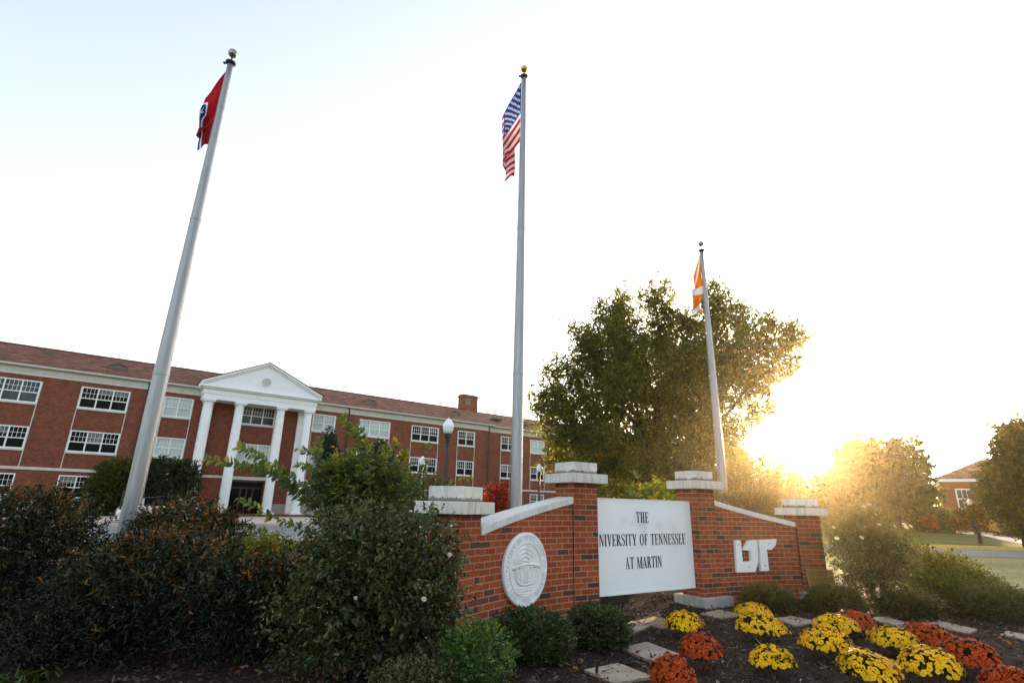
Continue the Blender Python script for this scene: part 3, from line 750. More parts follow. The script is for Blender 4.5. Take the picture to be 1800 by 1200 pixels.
def set_text(m, txt, fn, x0, width, y0, height, d0=.0, d1=.004, gap=.05):
    k = width/text_width(txt, gap); x = x0; q = 0
    for ch in txt:
        w, polys = GL[ch]
        for p in polys:
            m.prism([(x + a*k, y0 + b*height) for a, b in p], fn, d0, d1 + .00025*(q % 7)); q += 1
        x += (w+gap)*k

bu, bw = uw(32.98)
bL = corner(1, 1, -1) + w2*.15 + bu*.004
BL_LEN = 2.043
board = empty('name_board', (*bL, 0), math.radians(32.98), 'white name board with black lettering hung between the two tall brick pillars', 'sign board')
m = MB(); m.box((0, 0, .085), (BL_LEN, .10, 1.312)); m.build('panel', MAT['board'], board, bevel=.004)
m = MB()
for lo, hi in (((0, -.006, .085), (BL_LEN, -.0005, .115)), ((BL_LEN-.03, -.006, .1155), (BL_LEN, -.0005, 1.285)), ((0, -.006, 1.2855), (BL_LEN, -.0005, 1.312))): m.box(lo, hi)
m.build('edge_trim', MAT['white'], board)
m = MB(); m.box((0, -.004, 1.3125), (BL_LEN, .104, 1.330)); m.build('top_edge', MAT['moss'], board, bevel=.003)
bf = lambda a, b, d: (a, -d, b)
for txt, x0, wd, y0 in (('THE', .861, .251, 1.003), ('UNIVERSITY OF TENNESSEE', .045, 1.842, .702), ('AT MARTIN', .614, .728, .400)):
    m = MB(); set_text(m, txt, bf, x0, wd, y0, .152, .0002, .004); m.build('lettering', MAT['letter'], board)

# seal on the left wing
def on_wing(Wg, px, z):
    P, T, S, Nn = Wg; q = np.linspace(0, S[-1], 600); X = np.c_[np.interp(q, S, P[:, 0]), np.interp(q, S, P[:, 1])]
    pr = np.array([proj((*x, z))[0] for x in X]); i = int(np.argmin(abs(pr-px)))
    t = np.array([np.interp(q[i], S, T[:, 0]), np.interp(q[i], S, T[:, 1])]); t /= np.linalg.norm(t); return X[i], t, q[i]
sx, stn, _ = on_wing(W1, 919.5, .55)
sn = np.array([stn[1], -stn[0]])
sz = at_y(919.5, 999, sx[1])[2]
SR = 133/2/(F_PX*sx[1]/((np.array([*sx, sz])-[0, 0, EYE]) @ CF)**2)*.985
seal = empty('university_seal', (*(sx + sn*.012), sz), math.atan2(stn[1], stn[0]), 'round white plaster seal with raised ring of lettering on the left brick wing', 'seal')
sf = lambda a, b, d: (a, -d, b)
m = MB(); prof = [(SR-.01, .0), (SR, .006), (SR, .034), (SR-.012, .045), (SR-.032, .045), (SR-.038, .038), (SR*.745, .038), (SR*.735, .047), (SR*.70, .047), (SR*.69, .036), (0, .034)]
for i in range(len(prof)-1):
    for k in range(64):
        a0, a1 = 2*math.pi*k/64, 2*math.pi*(k+1)/64
        q = [(prof[i][0]*math.cos(a0), prof[i][0]*math.sin(a0), prof[i][1]), (prof[i][0]*math.cos(a1), prof[i][0]*math.sin(a1), prof[i][1]), (prof[i+1][0]*math.cos(a1), prof[i+1][0]*math.sin(a1), prof[i+1][1]), (prof[i+1][0]*math.cos(a0), prof[i+1][0]*math.sin(a0), prof[i+1][1])]
        if i == len(prof)-2: q = q[:3]
        m.poly([sf(x, y, d) for x, y, d in q][::1])
m.build('disc', MAT['seal'], seal, smooth=False)
m = MB()
def ring_text(txt, a0, a1, hgt, rr):
    tw = text_width(txt, .16); pos = 0
    for ch in txt:
        w, polys = GL[ch]
        for qi, p in enumerate(polys):
            def fn(x, y, d, pos=pos):
                a = math.radians(a0 + (a1-a0)*(pos + x)/tw); r_ = rr + y*hgt
                return sf(r_*math.cos(a), r_*math.sin(a), d)
            m.prism(p, fn, .037, .0465 + .0003*(qi % 6))
        pos += w + .16
ring_text('THE UNIVERSITY OF TENNESSEE AT MARTIN', 238, -58, SR*.125, SR*.775)
def low_text(txt, c, half, hgt, rr):
    tw = text_width(txt, .16); pos = 0
    for ch in txt:
        w, polys = GL[ch]
        for qi, p in enumerate(polys):
            def fn(x, y, d, pos=pos):
                a = math.radians(c - half + 2*half*(pos+x)/tw); r_ = rr - y*hgt
                return sf(r_*math.cos(a), r_*math.sin(a), d)
            m.prism(p, fn, .037, .0465 + .0003*(qi % 6))
        pos += w + .16
low_text('1927', 270, 13, SR*.125, SR*.90)
m.build('ring_lettering', MAT['seal'], seal)
m = MB()
def rel(pts, r0=.008, r1=None, d=.036):
    pts = [np.array(p)*SR for p in pts]; P = []
    for i in range(len(pts)-1):
        for k in range(5): P.append(pts[i]+(pts[i+1]-pts[i])*k/5)
    P.append(pts[-1]); P = np.array(P)
    for _ in range(4): P[1:-1] = (P[:-2]+2*P[1:-1]+P[2:])/4
    m.tube([sf(p[0], p[1], d) for p in P], list(np.linspace(r0, r1 or r0, len(P))), 6)
for k in (0, 1, 2, 3):                                              # swirl of smoke and flame
    f = 1-.2*k
    rel([(-.42*f, .12), (-.50*f, .30), (-.34*f, .50*f+.02), (-.05, .60*f), (.28*f, .46*f), (.36*f, .26), (.16*f, .10+.06*k)], .012, .007)
rel([(.05, .66), (.1, .55), (.02, .47)], .012, .006); rel([(-.55, .30), (-.48, .06)], .012); rel([(-.62, .05), (-.36, .10), (0, .14), (.36, .10), (.62, .05)], .016)
rel([(-.60, .02), (-.30, .055), (0, .07), (.30, .055), (.60, .02)], .010)
for x in (-.42, -.28, -.10, 0, .10, .28, .42):
    rel([(x, .05), (x*.93, -.15), (x*.72, -.36)], .012)
rel([(-.50, .02), (-.46, -.22), (-.30, -.39), (0, -.42), (.30, -.39), (.46, -.22), (.50, .02)], .014)
for y in (-.49, -.55): rel([(-.46, y), (0, y-.02), (.46, y)], .007)
rel([(-.25, -.62), (0, -.66), (.2, -.62), (.05, -.70), (-.15, -.68)], .009)
m.build('torch_relief', MAT['seal'], seal, smooth=True)
m = MB()
for p, q in (((-.60, .005), (-.47, .03)), ((.30, .05), (.42, .03)), ((.46, .02), (.60, .0)), ((-.36, .04), (-.30, .05))):
    a, b = np.array(p)*SR, np.array(q)*SR; m = MB(); m.tube([sf(*a, .044), sf(*((a+b)/2), .046), sf(*b, .044)], [.004, .007, .004], 5); m.build('rust_mark', MAT['rust'], seal)

# monogram on the right wing
mx_, mt, _ = on_wing(W2, 1326, .6); mn = np.array([mt[1], -mt[0]])
def on_plane(px, py, X, n):
    d = ray(px, py); t = (X @ n)/(d[:2] @ n); return np.array([0, 0, EYE]) + d*t
mono = empty('monogram', (*(mx_ + mn*.010), 0), math.atan2(mt[1], mt[0]), 'white block letter UT monogram bolted to the right brick wing', 'logo')
def q4(x, y):
    P = on_plane(1140 + x/3.75, 780 + y/3.75, mx_ + mn*.05, mn); return ((P[:2]-mx_) @ mt, P[2])
UP = [(567, 634), (604, 634), (618, 776), (676, 772), (670, 703), (623, 699), (657, 636), (709, 631), (722, 770), (700, 842), (580, 846)]
TP = [(725, 632), (841, 626), (832, 668), (805, 698), (783, 692), (776, 690), (791, 834), (741, 838)]
mf = lambda a, b, d: (a, -d, b)
def ear(m, pts, d0, d1):
    """concave outline extruded: caps as one n-gon each"""
    p = [q4(*x) for x in pts]; m.prism(p[::-1], mf, d0, d1)
m = MB(); ear(m, UP, .0, .055); m.build('letter', MAT['white'], mono, weld=True, bevel=.004)
m = MB(); ear(m, TP, .0, .055); m.build('letter', MAT['white'], mono, weld=True, bevel=.004)
m = MB()
for x, y in ((588, 662), (658, 808), (790, 655), (763, 800)):
    a, b = q4(x, y); m = MB(); m.tube([mf(a, b, .0556), mf(a, b, .062)], .009, 10); m.build('bolt', MAT['bolt'], mono)

# bronze plaque leaning at the foot of the last pillar
pc = corner(3, 0, -1)
plq = empty('bronze_plaque', (pc[0]+.05, pc[1]-.075, .0), 0, 'small bronze plaque leaning against the foot of the rightmost pillar', 'plaque')
tl_ = math.atan2(.05, .32); ca, sa = math.cos(tl_), math.sin(tl_)
pf = lambda a, b, d: (a, b*sa - d*ca, b*ca + d*sa + .004)
m = MB(); m.prism([(-.22, 0), (.22, 0), (.22, .32), (-.22, .32)], pf, 0, .016); m.build('plate', MAT['bronze'], plq)
m = MB()
for a, b, c, d in ((-.22, 0, .22, .018), (-.22, .302, .22, .32), (-.22, .0182, -.202, .3018), (.202, .0182, .22, .3018), (-.19, .20, .19, .208)): m.prism([(a, b), (c, b), (c, d), (a, d)], pf, .0161, .026)
m.build('rim', MAT['bronze_edge'], plq)

# flood light under the board
fp = bL + bu*.62 - bw*-.25
fl = empty('flood_light', (*fp, float(bed_z(*fp))), math.radians(33), 'black ground flood light standing under the white name board', 'lamp')
m = MB(); m.box((-.20, -.10, .07), (.20, .10, .20)); m.build('housing', MAT['black'], fl, bevel=.02)
m = MB(); m.box((-.16, -.104, .09), (.16, -.1005, .18)); m.build('lens', MAT['black'], fl)
for x in (-.08, .08): m = MB(); m.tube([(x, 0, -.05), (x, 0, .08)], .02, 8); m.build('leg', MAT['black'], fl)

# ------------------------------------------------------------------ the brick hall
hall = empty('brick_hall', (*fac(0, 53), 0), FA, 'long three storey red brick hall with white window bays and a columned white portico', 'building')
ROWS = {3: (7.72, 9.38), 2: (4.37, 5.98), 1: (1.0, 2.63)}
D_, S_, M_ = 'glass_dark', 'glass_shade_sky', 'glass_mid'
BAYS = [(-19.0, -15.9, 3, {3: D_, 2: D_, 1: D_}), (-13.4, -10.3, 3, {3: M_, 2: D_, 1: D_}), (-7.72, -4.6, 3, {3: M_, 2: D_, 1: D_}), (-2.17, .93, 3, {3: D_, 2: D_, 1: D_}),
        (3.4, 5.48, 2, {3: S_, 2: S_, 1: D_}), (9.25, 12.3, 3, {3: M_, 2: S_}), (15.8, 18.0, 2, {3: S_, 2: S_, 1: D_}), (20.55, 23.9, 3, {3: S_, 2: D_, 1: D_}),
        (26.5, 29.82, 3, {3: D_, 2: D_, 1: D_}), (32.42, 34.72, 2, {3: D_, 2: D_, 1: D_})]
BAYS2 = [(39.0, 41.3, 2, {3: D_, 2: D_, 1: D_}), (43.7, 46.03, 2, {3: S_, 2: D_, 1: D_}), (48.4, 50.7, 2, {3: D_, 2: D_, 1: D_}), (53.2, 56.2, 3, {3: D_, 2: S_, 1: D_}), (59, 62, 3, {3: D_, 2: D_, 1: D_}), (65, 68, 3, {3: D_, 2: D_, 1: D_})]
DOOR = (9.55, 12.25, .02, 2.78)
def wall_with_holes(m, s0, s1, z0, z1, y, holes, reveal):
    xs = sorted({s0, s1, *[h[0] for h in holes], *[h[1] for h in holes]}); zs = sorted({z0, z1, *[h[2] for h in holes], *[h[3] for h in holes]})
    for i in range(len(xs)-1):
        for j in range(len(zs)-1):
            cx, cz = (xs[i]+xs[i+1])/2, (zs[j]+zs[j+1])/2
            if any(h[0] < cx < h[1] and h[2] < cz < h[3] for h in holes): continue
            m.poly([(xs[i], y, zs[j]), (xs[i+1], y, zs[j]), (xs[i+1], y, zs[j+1]), (xs[i], y, zs[j+1])])
    for a, b, c, d in holes:
        q = y + reveal
        m.poly([(a, y, c), (a, y, d), (a, q, d), (a, q, c)]); m.poly([(b, y, d), (b, y, c), (b, q, c), (b, q, d)])
        m.poly([(a, y, d), (b, y, d), (b, q, d), (a, q, d)]); m.poly([(b, y, c), (a, y, c), (a, q, c), (b, q, c)])
def holes_of(bays): return [(a, b, *ROWS[r]) for a, b, n, st in bays for r in st]
m = MB()
wall_with_holes(m, -22, 37, -.4, 9.8, 0, holes_of(BAYS) + [DOOR], .2)
m.poly([(-22, 12, -.4), (-22, 0, -.4), (-22, 0, 10.4), (-22, 6, 13.0), (-22, 12, 10.4)]); m.poly([(37, 0, -.4), (37, 12, -.4), (37, 12, 10.4), (37, 6, 13.0), (37, 0, 10.4)])
m.poly([(37, 12, -.4), (-22, 12, -.4), (-22, 12, 10.4), (37, 12, 10.4)])
m.build('main_wall', MAT['brick_far'], hall)
m = MB()
wall_with_holes(m, 37.002, 72, -.4, 9.8, .55, holes_of(BAYS2), .2)
m.poly([(72, .55, -.4), (72, 12.5, -.4), (72, 12.5, 10.4), (72, .55, 10.4)]); m.poly([(72, 12.5, -.4), (37, 12.5, -.4), (37, 12.5, 10.4), (72, 12.5, 10.4)])
m.build('wing_wall', MAT['brick_far'], hall)
WR = random.Random(9)
MAT['blind'] = noisy('window_blind', [(.3, (.10, .10, .095)), (.7, (.20, .20, .19))], 2.5, .7, .05)
def window(a, b, z0, z1, n, st, y):
    m = MB(); fw = .085; y0, y1 = y-.02, y+.10
    m.box((a, y0, z0), (a+fw, y1, z1)); m.box((b-fw, y0, z0), (b, y1, z1)); m.box((a+fw, y0, z1-fw), (b-fw, y1, z1)); m.box((a+fw, y0, z0), (b-fw, y1, z0+fw))
    w = (b-a-2*fw)/n; zm = z0 + (z1-z0)*.47
    for i in range(n):
        x0, x1 = a+fw+i*w, a+fw+(i+1)*w
        if i: m.box((x0-.045, y+.0, z0+fw), (x0+.045, y1, z1-fw))
        m.box((x0+.045 if i else x0, y+.02, zm-.035), (x1-.045 if i < n-1 else x1, y1, zm+.035))
        zt, zb = z1-fw, zm+.035
        for k in (1, 2, 3): m.box((x0+w*k/4-.012, y+.055, zb), (x0+w*k/4+.012, y1, zt))
        for k in range(4):
            m.box((x0+w*k/4+.0125, y+.058, (zt+zb)/2-.012), (x0+w*(k+1)/4-.0125, y1, (zt+zb)/2+.012))
    o = m.build('window', MAT['white'], hall)
    g = MB(); g.poly([(a+.02, y+.09, z0+.02), (b-.02, y+.09, z0+.02), (b-.02, y+.09, z1-.02), (a+.02, y+.09, z1-.02)]); g.build('pane', MAT[st], o)
    bl = MB()
    for i in range(n):
        if st == 'glass_dark' and WR.random() < .38:
            x0, x1 = a+fw+i*w, a+fw+(i+1)*w; q = z1-fw-(z1-z0)*WR.choice((.22, .3, .42, .55))
            bl.poly([(x0+.03, y+.0885, q), (x1-.03, y+.0885, q), (x1-.03, y+.0885, z1-fw), (x0+.03, y+.0885, z1-fw)])
    if bl.f: bl.build('blind', MAT['blind'], o)
    s = MB(); s.box((a-.06, y-.09, z0-.13), (b+.06, y-.021, z0-.002)); s.build('sill', MAT['limestone'], o)
for bays, y in ((BAYS, 0), (BAYS2, .55)):
    for a, b, n, st in bays:
        for r, g_ in st.items(): window(a, b, *ROWS[r], n, g_, y)
        m = MB()
        if 1 in st or True:
            for x in (a-.06, b-.0):
                m = MB(); m.box((x, y-.035, 3.125), (x+.06, y-.0005, ROWS[2][0]-.135)); m.box((x, y-.035, ROWS[2][0]), (x+.06, y-.021, ROWS[2][1])); m.box((x, y-.035, ROWS[2][1]), (x+.06, y-.0005, ROWS[3][0]-.135)); m.box((x, y-.035, ROWS[3][0]), (x+.06, y-.021, ROWS[3][1])); m.build('bay_trim', MAT['limestone'], hall)
m = MB(); m.box((-22, -.05, 2.92), (9.4, -.001, 3.12)); m.box((9.4, -.05, 2.85), (12.4, -.001, 3.12)); m.box((12.4, -.05, 2.92), (37.05, -.001, 3.12)); m.box((37.06, .50, 2.92), (72, .549, 3.12)); m.build('belt_course', MAT['limestone'], hall)
m = MB(); m.box((-22, -.07, -.4), (9.4, -.001, .86)); m.box((12.4, -.07, -.4), (37.07, -.001, .86)); m.box((37.08, .48, -.4), (72, .549, .86)); m.build('plinth', MAT['footing'], hall)
m = MB(); m.box((-22.1, -.07, 9.74), (37.08, -.001, 10.36)); m.box((-22.1, -.12, 9.98), (37.1, -.0705, 10.06)); m.box((37.1, .48, 9.74), (72, .549, 10.36)); m.build('frieze', MAT['limestone'], hall)
m = MB(); m.box((-22.3, -.48, 10.345), (5.6, -.05, 10.50)); m.box((15.9, -.48, 10.345), (37.4, -.05, 10.50)); m.box((37.41, .07, 10.345), (72.2, .5, 10.50)); m.build('gutter', MAT['gutter'], hall)
m = MB(); ez, rz_ = 10.502, 13.12
def gable_roof(m, s0, s1, y0, y1, z0, z1, th=.09):
    ym = (y0+y1)/2
    m.poly([(s0, y0, z0), (s1, y0, z0), (s1, ym, z1), (s0, ym, z1)], [(s0, 0), (s1, 0), (s1, 6.9), (s0, 6.9)]); m.poly([(s1, y1, z0), (s0, y1, z0), (s0, ym, z1), (s1, ym, z1)])
    for s, q in ((s0, 1), (s1, -1)): m.poly([(s, y0, z0), (s, ym, z1), (s, y1, z0)][::q])
gable_roof(m, -22.3, 37.5, -.5, 12.5, ez, rz_); gable_roof(m, 37.52, 72.3, .05, 12.95, ez, rz_-.03)
m.tube([(-22.3, 6, rz_+.01), (37.5, 6, rz_+.01)], .09, 6); m.tube([(37.52, 6.5, rz_-.02), (72.3, 6.5, rz_-.02)], .09, 6)
m.build('roof', MAT['roof'], hall)
for s, w in ((-.28*1.03, .75), (22.2, .75), (33.0, .75), (43.9, .75)):                     # eyebrow vents
    m = MB(); y = 1.9; zr = ez + (rz_-ez)*(y+.5)/6.5 - .05
    arcp = [(s + w*math.cos(a), zr + .40*math.sin(a)) for a in np.linspace(0, math.pi, 11)]
    yb = 3.2
    for (x0, z0), (x1, z1) in zip(arcp, arcp[1:]): m.poly([(x1, y-.06, z1+.04), (x0, y-.06, z0+.04), (x0, yb, z0+.12), (x1, yb, z1+.12)])
    v = m.build('roof_vent', MAT['roof'], hall)
    m = MB(); m.poly([(x, y, z) for x, z in arcp]); m.build('louvre', MAT['lead'], v)
m = MB(); m.box((39.3, 2.4, 11.75), (40.6, 3.6, 12.05)); m.build('skylight', MAT['lead'], hall, bevel=.03)
m = MB(); m.box((36.8, 6.4, 12.2), (39.2, 7.6, 14.95)); ch = m.build('chimney', MAT['brick_far'], hall)
m = MB(); m.box((36.68, 6.28, 14.952), (39.32, 7.72, 15.1)); m.box((36.8, 6.4, 15.102), (39.2, 7.6, 15.3)); m.build('chimney_cap', MAT['roof'], ch)
m = MB(); m.box((37.2, 6.36, 13.85), (38.0, 6.399, 14.75)); m.build('chimney_vent', MAT['lead'], ch)
for s, y in ((19.3, 0), (36.75, 0), (2.1, 0)):
    m = MB(); m.box((s-.06, y-.17, .0), (s+.06, y-.075, 10.34)); m.build('downspout', MAT['pipe'], hall)
# entrance doors
m = MB(); a, b, c, d = DOOR
for x0, x1, z0, z1 in ((a, a+.1, c, d), (b-.1, b, c, d), (a+.1, b-.1, d-.1, d), (a+.1, b-.1, 2.12, 2.22), (10.35, 10.45, c, 2.12), (11.35, 11.45, c, 2.12), (10.86, 10.94, c, 2.12)): m.box((x0, .05, z0), (x1, .16, z1))
dr = m.build('entrance_door', MAT['door'], hall)
m = MB(); m.poly([(a, .15, c), (b, .15, c), (b, .15, d), (a, .15, d)]); m.build('pane', MAT['glass_dark'], dr)
# portico: four columns, entablature and pediment
PC = 10.68; PY = -1.4
por = empty('portico', (PC, 0, 0)); por.parent = hall
m = MB(); m.box((-4.95, PY-.75, -.25), (4.95, -.075, .0)); m.box((-5.3, PY-1.15, -.4), (5.3, -.08, -.1)); m.build('steps', MAT['brick_far'], por)
for x in (-4.2, -1.74, 1.74, 4.2):
    m = MB(); prof = [(.43, .18), (.43, .24), (.405, .30)] + [(.40-.055*(i/10)**1.6, .30+8.60*i/10) for i in range(11)] + [(.375, 8.92), (.375, 8.98), (.35, 9.0), (.40, 9.12)]
    m.lathe(prof, 24, (x, PY, 0)); col = m.build('column', MAT['white'], por, smooth=False)
    m = MB(); m.box((x-.58, PY-.58, .002), (x+.58, PY+.58, .11)); m.lathe([(.52, .111), (.55, .14), (.52, .178), (.0, .179)], 24, (x, PY, 0)); m.build('column_base', MAT['white'], col)
    m = MB(); m.box((x-.46, PY-.46, 9.125), (x+.46, PY+.46, 9.25)); m.box((x-.50, PY-.50, 9.251), (x+.50, PY+.50, 9.33)); m.build('capital', MAT['white'], col)
for x in (-4.05, 4.05):
    m = MB(); m.box((x-.40, -.30, .0), (x+.40, -.08, 9.15)); m.box((x-.46, -.36, 9.151), (x+.46, -.08, 9.33)); m.build('pilaster', MAT['white'], por)
m = MB(); m.box((-4.72, PY-.42, 9.331), (4.72, -.075, 9.78)); m.box((-4.78, PY-.47, 9.781), (4.78, -.075, 10.20)); m.box((-4.95, PY-.65, 10.201), (4.95, -.1, 10.32)); m.box((-5.08, PY-.8, 10.321), (5.08, -.1, 10.44)); m.build('entablature', MAT['white'], por)
AP = 13.22
def pedi(m, hw, z0, z1, ya, yb):
    m.poly([(-hw, ya, z0), (hw, ya, z0), (0, ya, z1)])
m = MB(); pedi(m, 5.02, 10.441, 12.79, PY-.55, 0)
for sg in (-1, 1):                                                   # raking cornices
    for (o0, o1, yf) in ((0.0, .16, -.62), (.162, .34, -.80)):
        def P(x, off): 
            t = abs(x)/5.08; return 10.441 + (AP-.42-10.441)*(1-t) + off
        f = [(sg*5.08, PY+yf, P(5.08, o0)), (0, PY+yf, P(0, o0)), (0, PY+yf, P(0, o1)), (sg*5.08, PY+yf, P(5.08, o1))]
        bk = [(x, 2.5, z) for x, y, z in f]; q = 1 if sg < 0 else -1
        m.poly(f[::q]); m.poly([f[3], f[2], bk[2], bk[3]][::q]); m.poly([f[0], bk[0], bk[1], f[1]][::q]); m.poly([f[0], f[3], bk[3], bk[0]][::q])
ped = m.build('pediment', MAT['white'], por)
m = MB(); m.lathe([(.50, 0), (.50, .05), (.40, .06), (.40, .02)], 24); 
m.v = [(x, PY-.551-z, 11.35+y) for x, y, z in m.v]; m.build('medallion', MAT['white'], ped)
m = MB(); m.lathe([(.39, .015), (0, .016)], 24); m.v = [(x, PY-.551-z, 11.35+y) for x, y, z in m.v]; m.build('medallion_louvre', MAT['gutter'], ped)
m = MB()
for sg in (-1, 1):
    a = [(sg*5.16, PY-.86, 10.441+.345), (0, PY-.86, AP-.42+.345), (0, 5.6, AP-.42+.345), (sg*5.16, 1.2, 10.441+.345)]
    b = [(x, y, z+.06) for x, y, z in a]; q = 1 if sg < 0 else -1
    m.poly(b[::q]); m.poly(a[::-q])
    for i in range(4): j = (i+1) % 4; m.poly([a[i], a[j], b[j], b[i]][::q])
m.build('portico_roof', MAT['roof'], por)

# ------------------------------------------------------------------ the far house
def polar(az, r): a = math.radians(az); return np.array([math.sin(a)*r, math.cos(a)*r])
hp = polar(37.9, 72); hr = math.radians(-40.0)
house = empty('far_house', (*hp, LAWN_Z), hr, 'low red brick house with a hipped brown roof standing beyond the lawn', 'house')
m = MB(); wall_with_holes(m, .5, 19, 0, 4.85, 0, [(1.65, 3.05, 2.05, 4.05), (6.5, 7.9, 2.05, 4.05)], .15)
for p in (((.5, 10, 0), (.5, 0, 0), (.5, 0, 4.85), (.5, 10, 4.85)), ((19, 0, 0), (19, 10, 0), (19, 10, 4.85), (19, 0, 4.85)), ((19, 10, 0), (.5, 10, 0), (.5, 10, 4.85), (19, 10, 4.85))): m.poly(p)
m.build('wall', MAT['brick_far'], house)
for a, b, z0, z1 in ((1.65, 3.05, 2.05, 4.05), (6.5, 7.9, 2.05, 4.05)):
    m = MB(); f = .12
    m.box((a, -.03, z0), (a+f, .12, z1)); m.box((b-f, -.03, z0), (b, .12, z1)); m.box((a+f, -.03, z1-f), (b-f, .12, z1)); m.box((a+f, -.03, z0), (b-f, .12, z0+f)); m.box((a+f, 0, (z0+z1)/2-.06), (b-f, .12, (z0+z1)/2+.06))
    for k in (1, 2): x = a+f+(b-a-2*f)*k/3; m.box((x-.03, .04, z0+f), (x+.03, .12, (z0+z1)/2-.061)); m.box((x-.03, .04, (z0+z1)/2+.061), (x+.03, .12, z1-f))
    w = m.build('window', MAT['white'], house)
    m = MB(); m.poly([(a, .1, z0), (b, .1, z0), (b, .1, z1), (a, .1, z1)]); m.build('pane', MAT['glass_mid'], w)
m = MB(); m.box((0, -.5, 4.72), (19.5, 10.5, 4.98)); m.build('eaves', MAT['white'], house)
m = MB(); z0, z1 = 4.982, 7.25; E4 = [(0, -.5, z0), (19.5, -.5, z0), (19.5, 10.5, z0), (0, 10.5, z0)]; r1, r2 = (4.3, 5, z1), (15, 5, z1)
m.poly([E4[0], E4[1], r2, r1]); m.poly([E4[1], E4[2], r2]); m.poly([E4[2], E4[3], r1, r2]); m.poly([E4[3], E4[0], r1]); m.build('roof', MAT['roof'], house)

# ------------------------------------------------------------------ flag poles and flags
def flagpole(pos, H_, label, ballmat, r0=.100, r1=.042):
    z0 = float(bed_z(*pos)) if in_poly(*map(np.array, pos)) else LAWN_Z
    rt = empty('flagpole', (pos[0], pos[1], z0), 0, label, 'flagpole', 'flagpoles behind the brick sign'); h = H_ - z0
    m = MB(); zs = np.linspace(-.05, h-.32, 24); rr = [r0 if z < h*.3 else r0 + (r1-r0)*((z-h*.3)/(h*.7)) for z in zs]
    m.tube([(0, 0, z) for z in zs], rr, 20); m.build('shaft', MAT['pole'], rt, smooth=True)
    m = MB(); m.lathe([(r0+.11, 0), (r0+.11, .03), (r0+.05, .07), (r0+.012, .10), (r0+.002, .11)], 24); m.build('base_collar', MAT['pole'], rt)
    m = MB()
    for z in (h*.34, h*.62, h*.86): 
        r = r0 + (r1-r0)*max(0, (z-h*.3)/(h*.7)); m = MB(); m.lathe([(r+.001, z), (r+.004, z+.004), (r+.004, z+.03), (r+.001, z+.034)], 20); m.build('joint_band', MAT['pole'], rt)
    m = MB(); m.lathe([(0, h-.325), (r1+.006, h-.32), (r1+.035, h-.29), (r1+.04, h-.265), (r1+.01, h-.25), (.014, h-.24), (.014, h-.15)], 18); m.tube([(-.12, 0, h-.275), (0, 0, h-.275)], .02, 8); m.build('truck', MAT['black'], rt)
    m = MB(); m.lathe([(.075*math.sin(a)+.0005, h-.075-.075*math.cos(a)) for a in np.linspace(0, math.pi, 14)], 20); m.build('ball_finial', MAT[ballmat], rt, smooth=True)
    m = MB(); m.tube([(-r1-.012, .03, h-.28), (-r1*.5-r0*.5-.012, .03, h*.6), (-r0-.02, .02, 1.3)], .0045, 5); m.build('halyard', MAT['rope'], rt)
    m = MB(); m.tube([(-r0-.04, 0, 1.16), (-r0-.04, 0, 1.40)], .012, 6); m.box((-r0-.04, -.012, 1.26), (-r0+.01, .012, 1.30)); m.build('cleat', MAT['black'], rt)
    return rt
flagpole((-4.85, 7.18), 8.49, 'grey metal flagpole with silver ball, standing among the orange leaved shrubs', 'ball')
flagpole((.13, 9.33), 10.41, 'tallest grey flagpole with a gold ball, behind the left brick wing', 'gold')
flagpole((5.08, 12.96), 8.19, 'pale flagpole with silver ball behind the right brick wing, before the oak', 'ball', .092, .042)

def cloth_mat(name):
    m, N, L, b = new_mat(name)
    a = N.new('ShaderNodeAttribute'); a.attribute_name = 'dye'
    L.new(a.outputs['Color'], b.inputs['Base Color']); b.inputs['Roughness'].default_value = .8; b.inputs['Specular IOR Level'].default_value = .2
    tr = N.new('ShaderNodeBsdfTranslucent'); L.new(a.outputs['Color'], tr.inputs['Color'])
    ms = N.new('ShaderNodeMixShader'); ms.inputs[0].default_value = .45; L.new(b.outputs[0], ms.inputs[1]); L.new(tr.outputs[0], ms.inputs[2]); L.new(ms.outputs[0], N['Material Output'].inputs['Surface'])
    return m
MAT['cloth'] = cloth_mat('flag_cloth')
RED, WHITE, BLUE = (.62, .012, .02), (.85, .85, .86), (.014, .035, .22)
def us_flag(u, v):                                  # u along the fly 0..1, v down the hoist 0..1
    if u < .40 and v < 7/13:
        cu, cv = u/.40*12, v/(7/13)*10
        iu, iv = round(cu), round(cv)
        if 1 <= iu <= 11 and 1 <= iv <= 9 and (iu+iv) % 2 == 0 and (cu-iu)**2*.75 + (cv-iv)**2 < .11: return WHITE
        return BLUE
    return RED if int(v*13) % 2 == 0 else WHITE
def tn_flag(u, v):
    x, y = (u-.46)*1.667, v-.5; r = math.hypot(x, y)
    if u > .945: return (.02, .10, .42)
    if u > .905: return WHITE
    if r < .30:
        for k in range(3):
            a = math.radians(80+120*k); dx, dy = x-.14*math.cos(a), y-.14*math.sin(a); rr = math.hypot(dx, dy); an = math.atan2(dy, dx)
            if rr < .062 + .045*math.cos(5*an): return WHITE
        return (.01, .03, .20)
    if r < .345: return WHITE
    return (.30, .006, .012)
def ut_flag(u, v):
    d = abs((v-.5) - (u-.5)*.9); e = abs((v-.5) + (u-.5)*.9)
    if min(d, e) < .10: return (.80, .80, .84)
    return (.86, .20, .002)
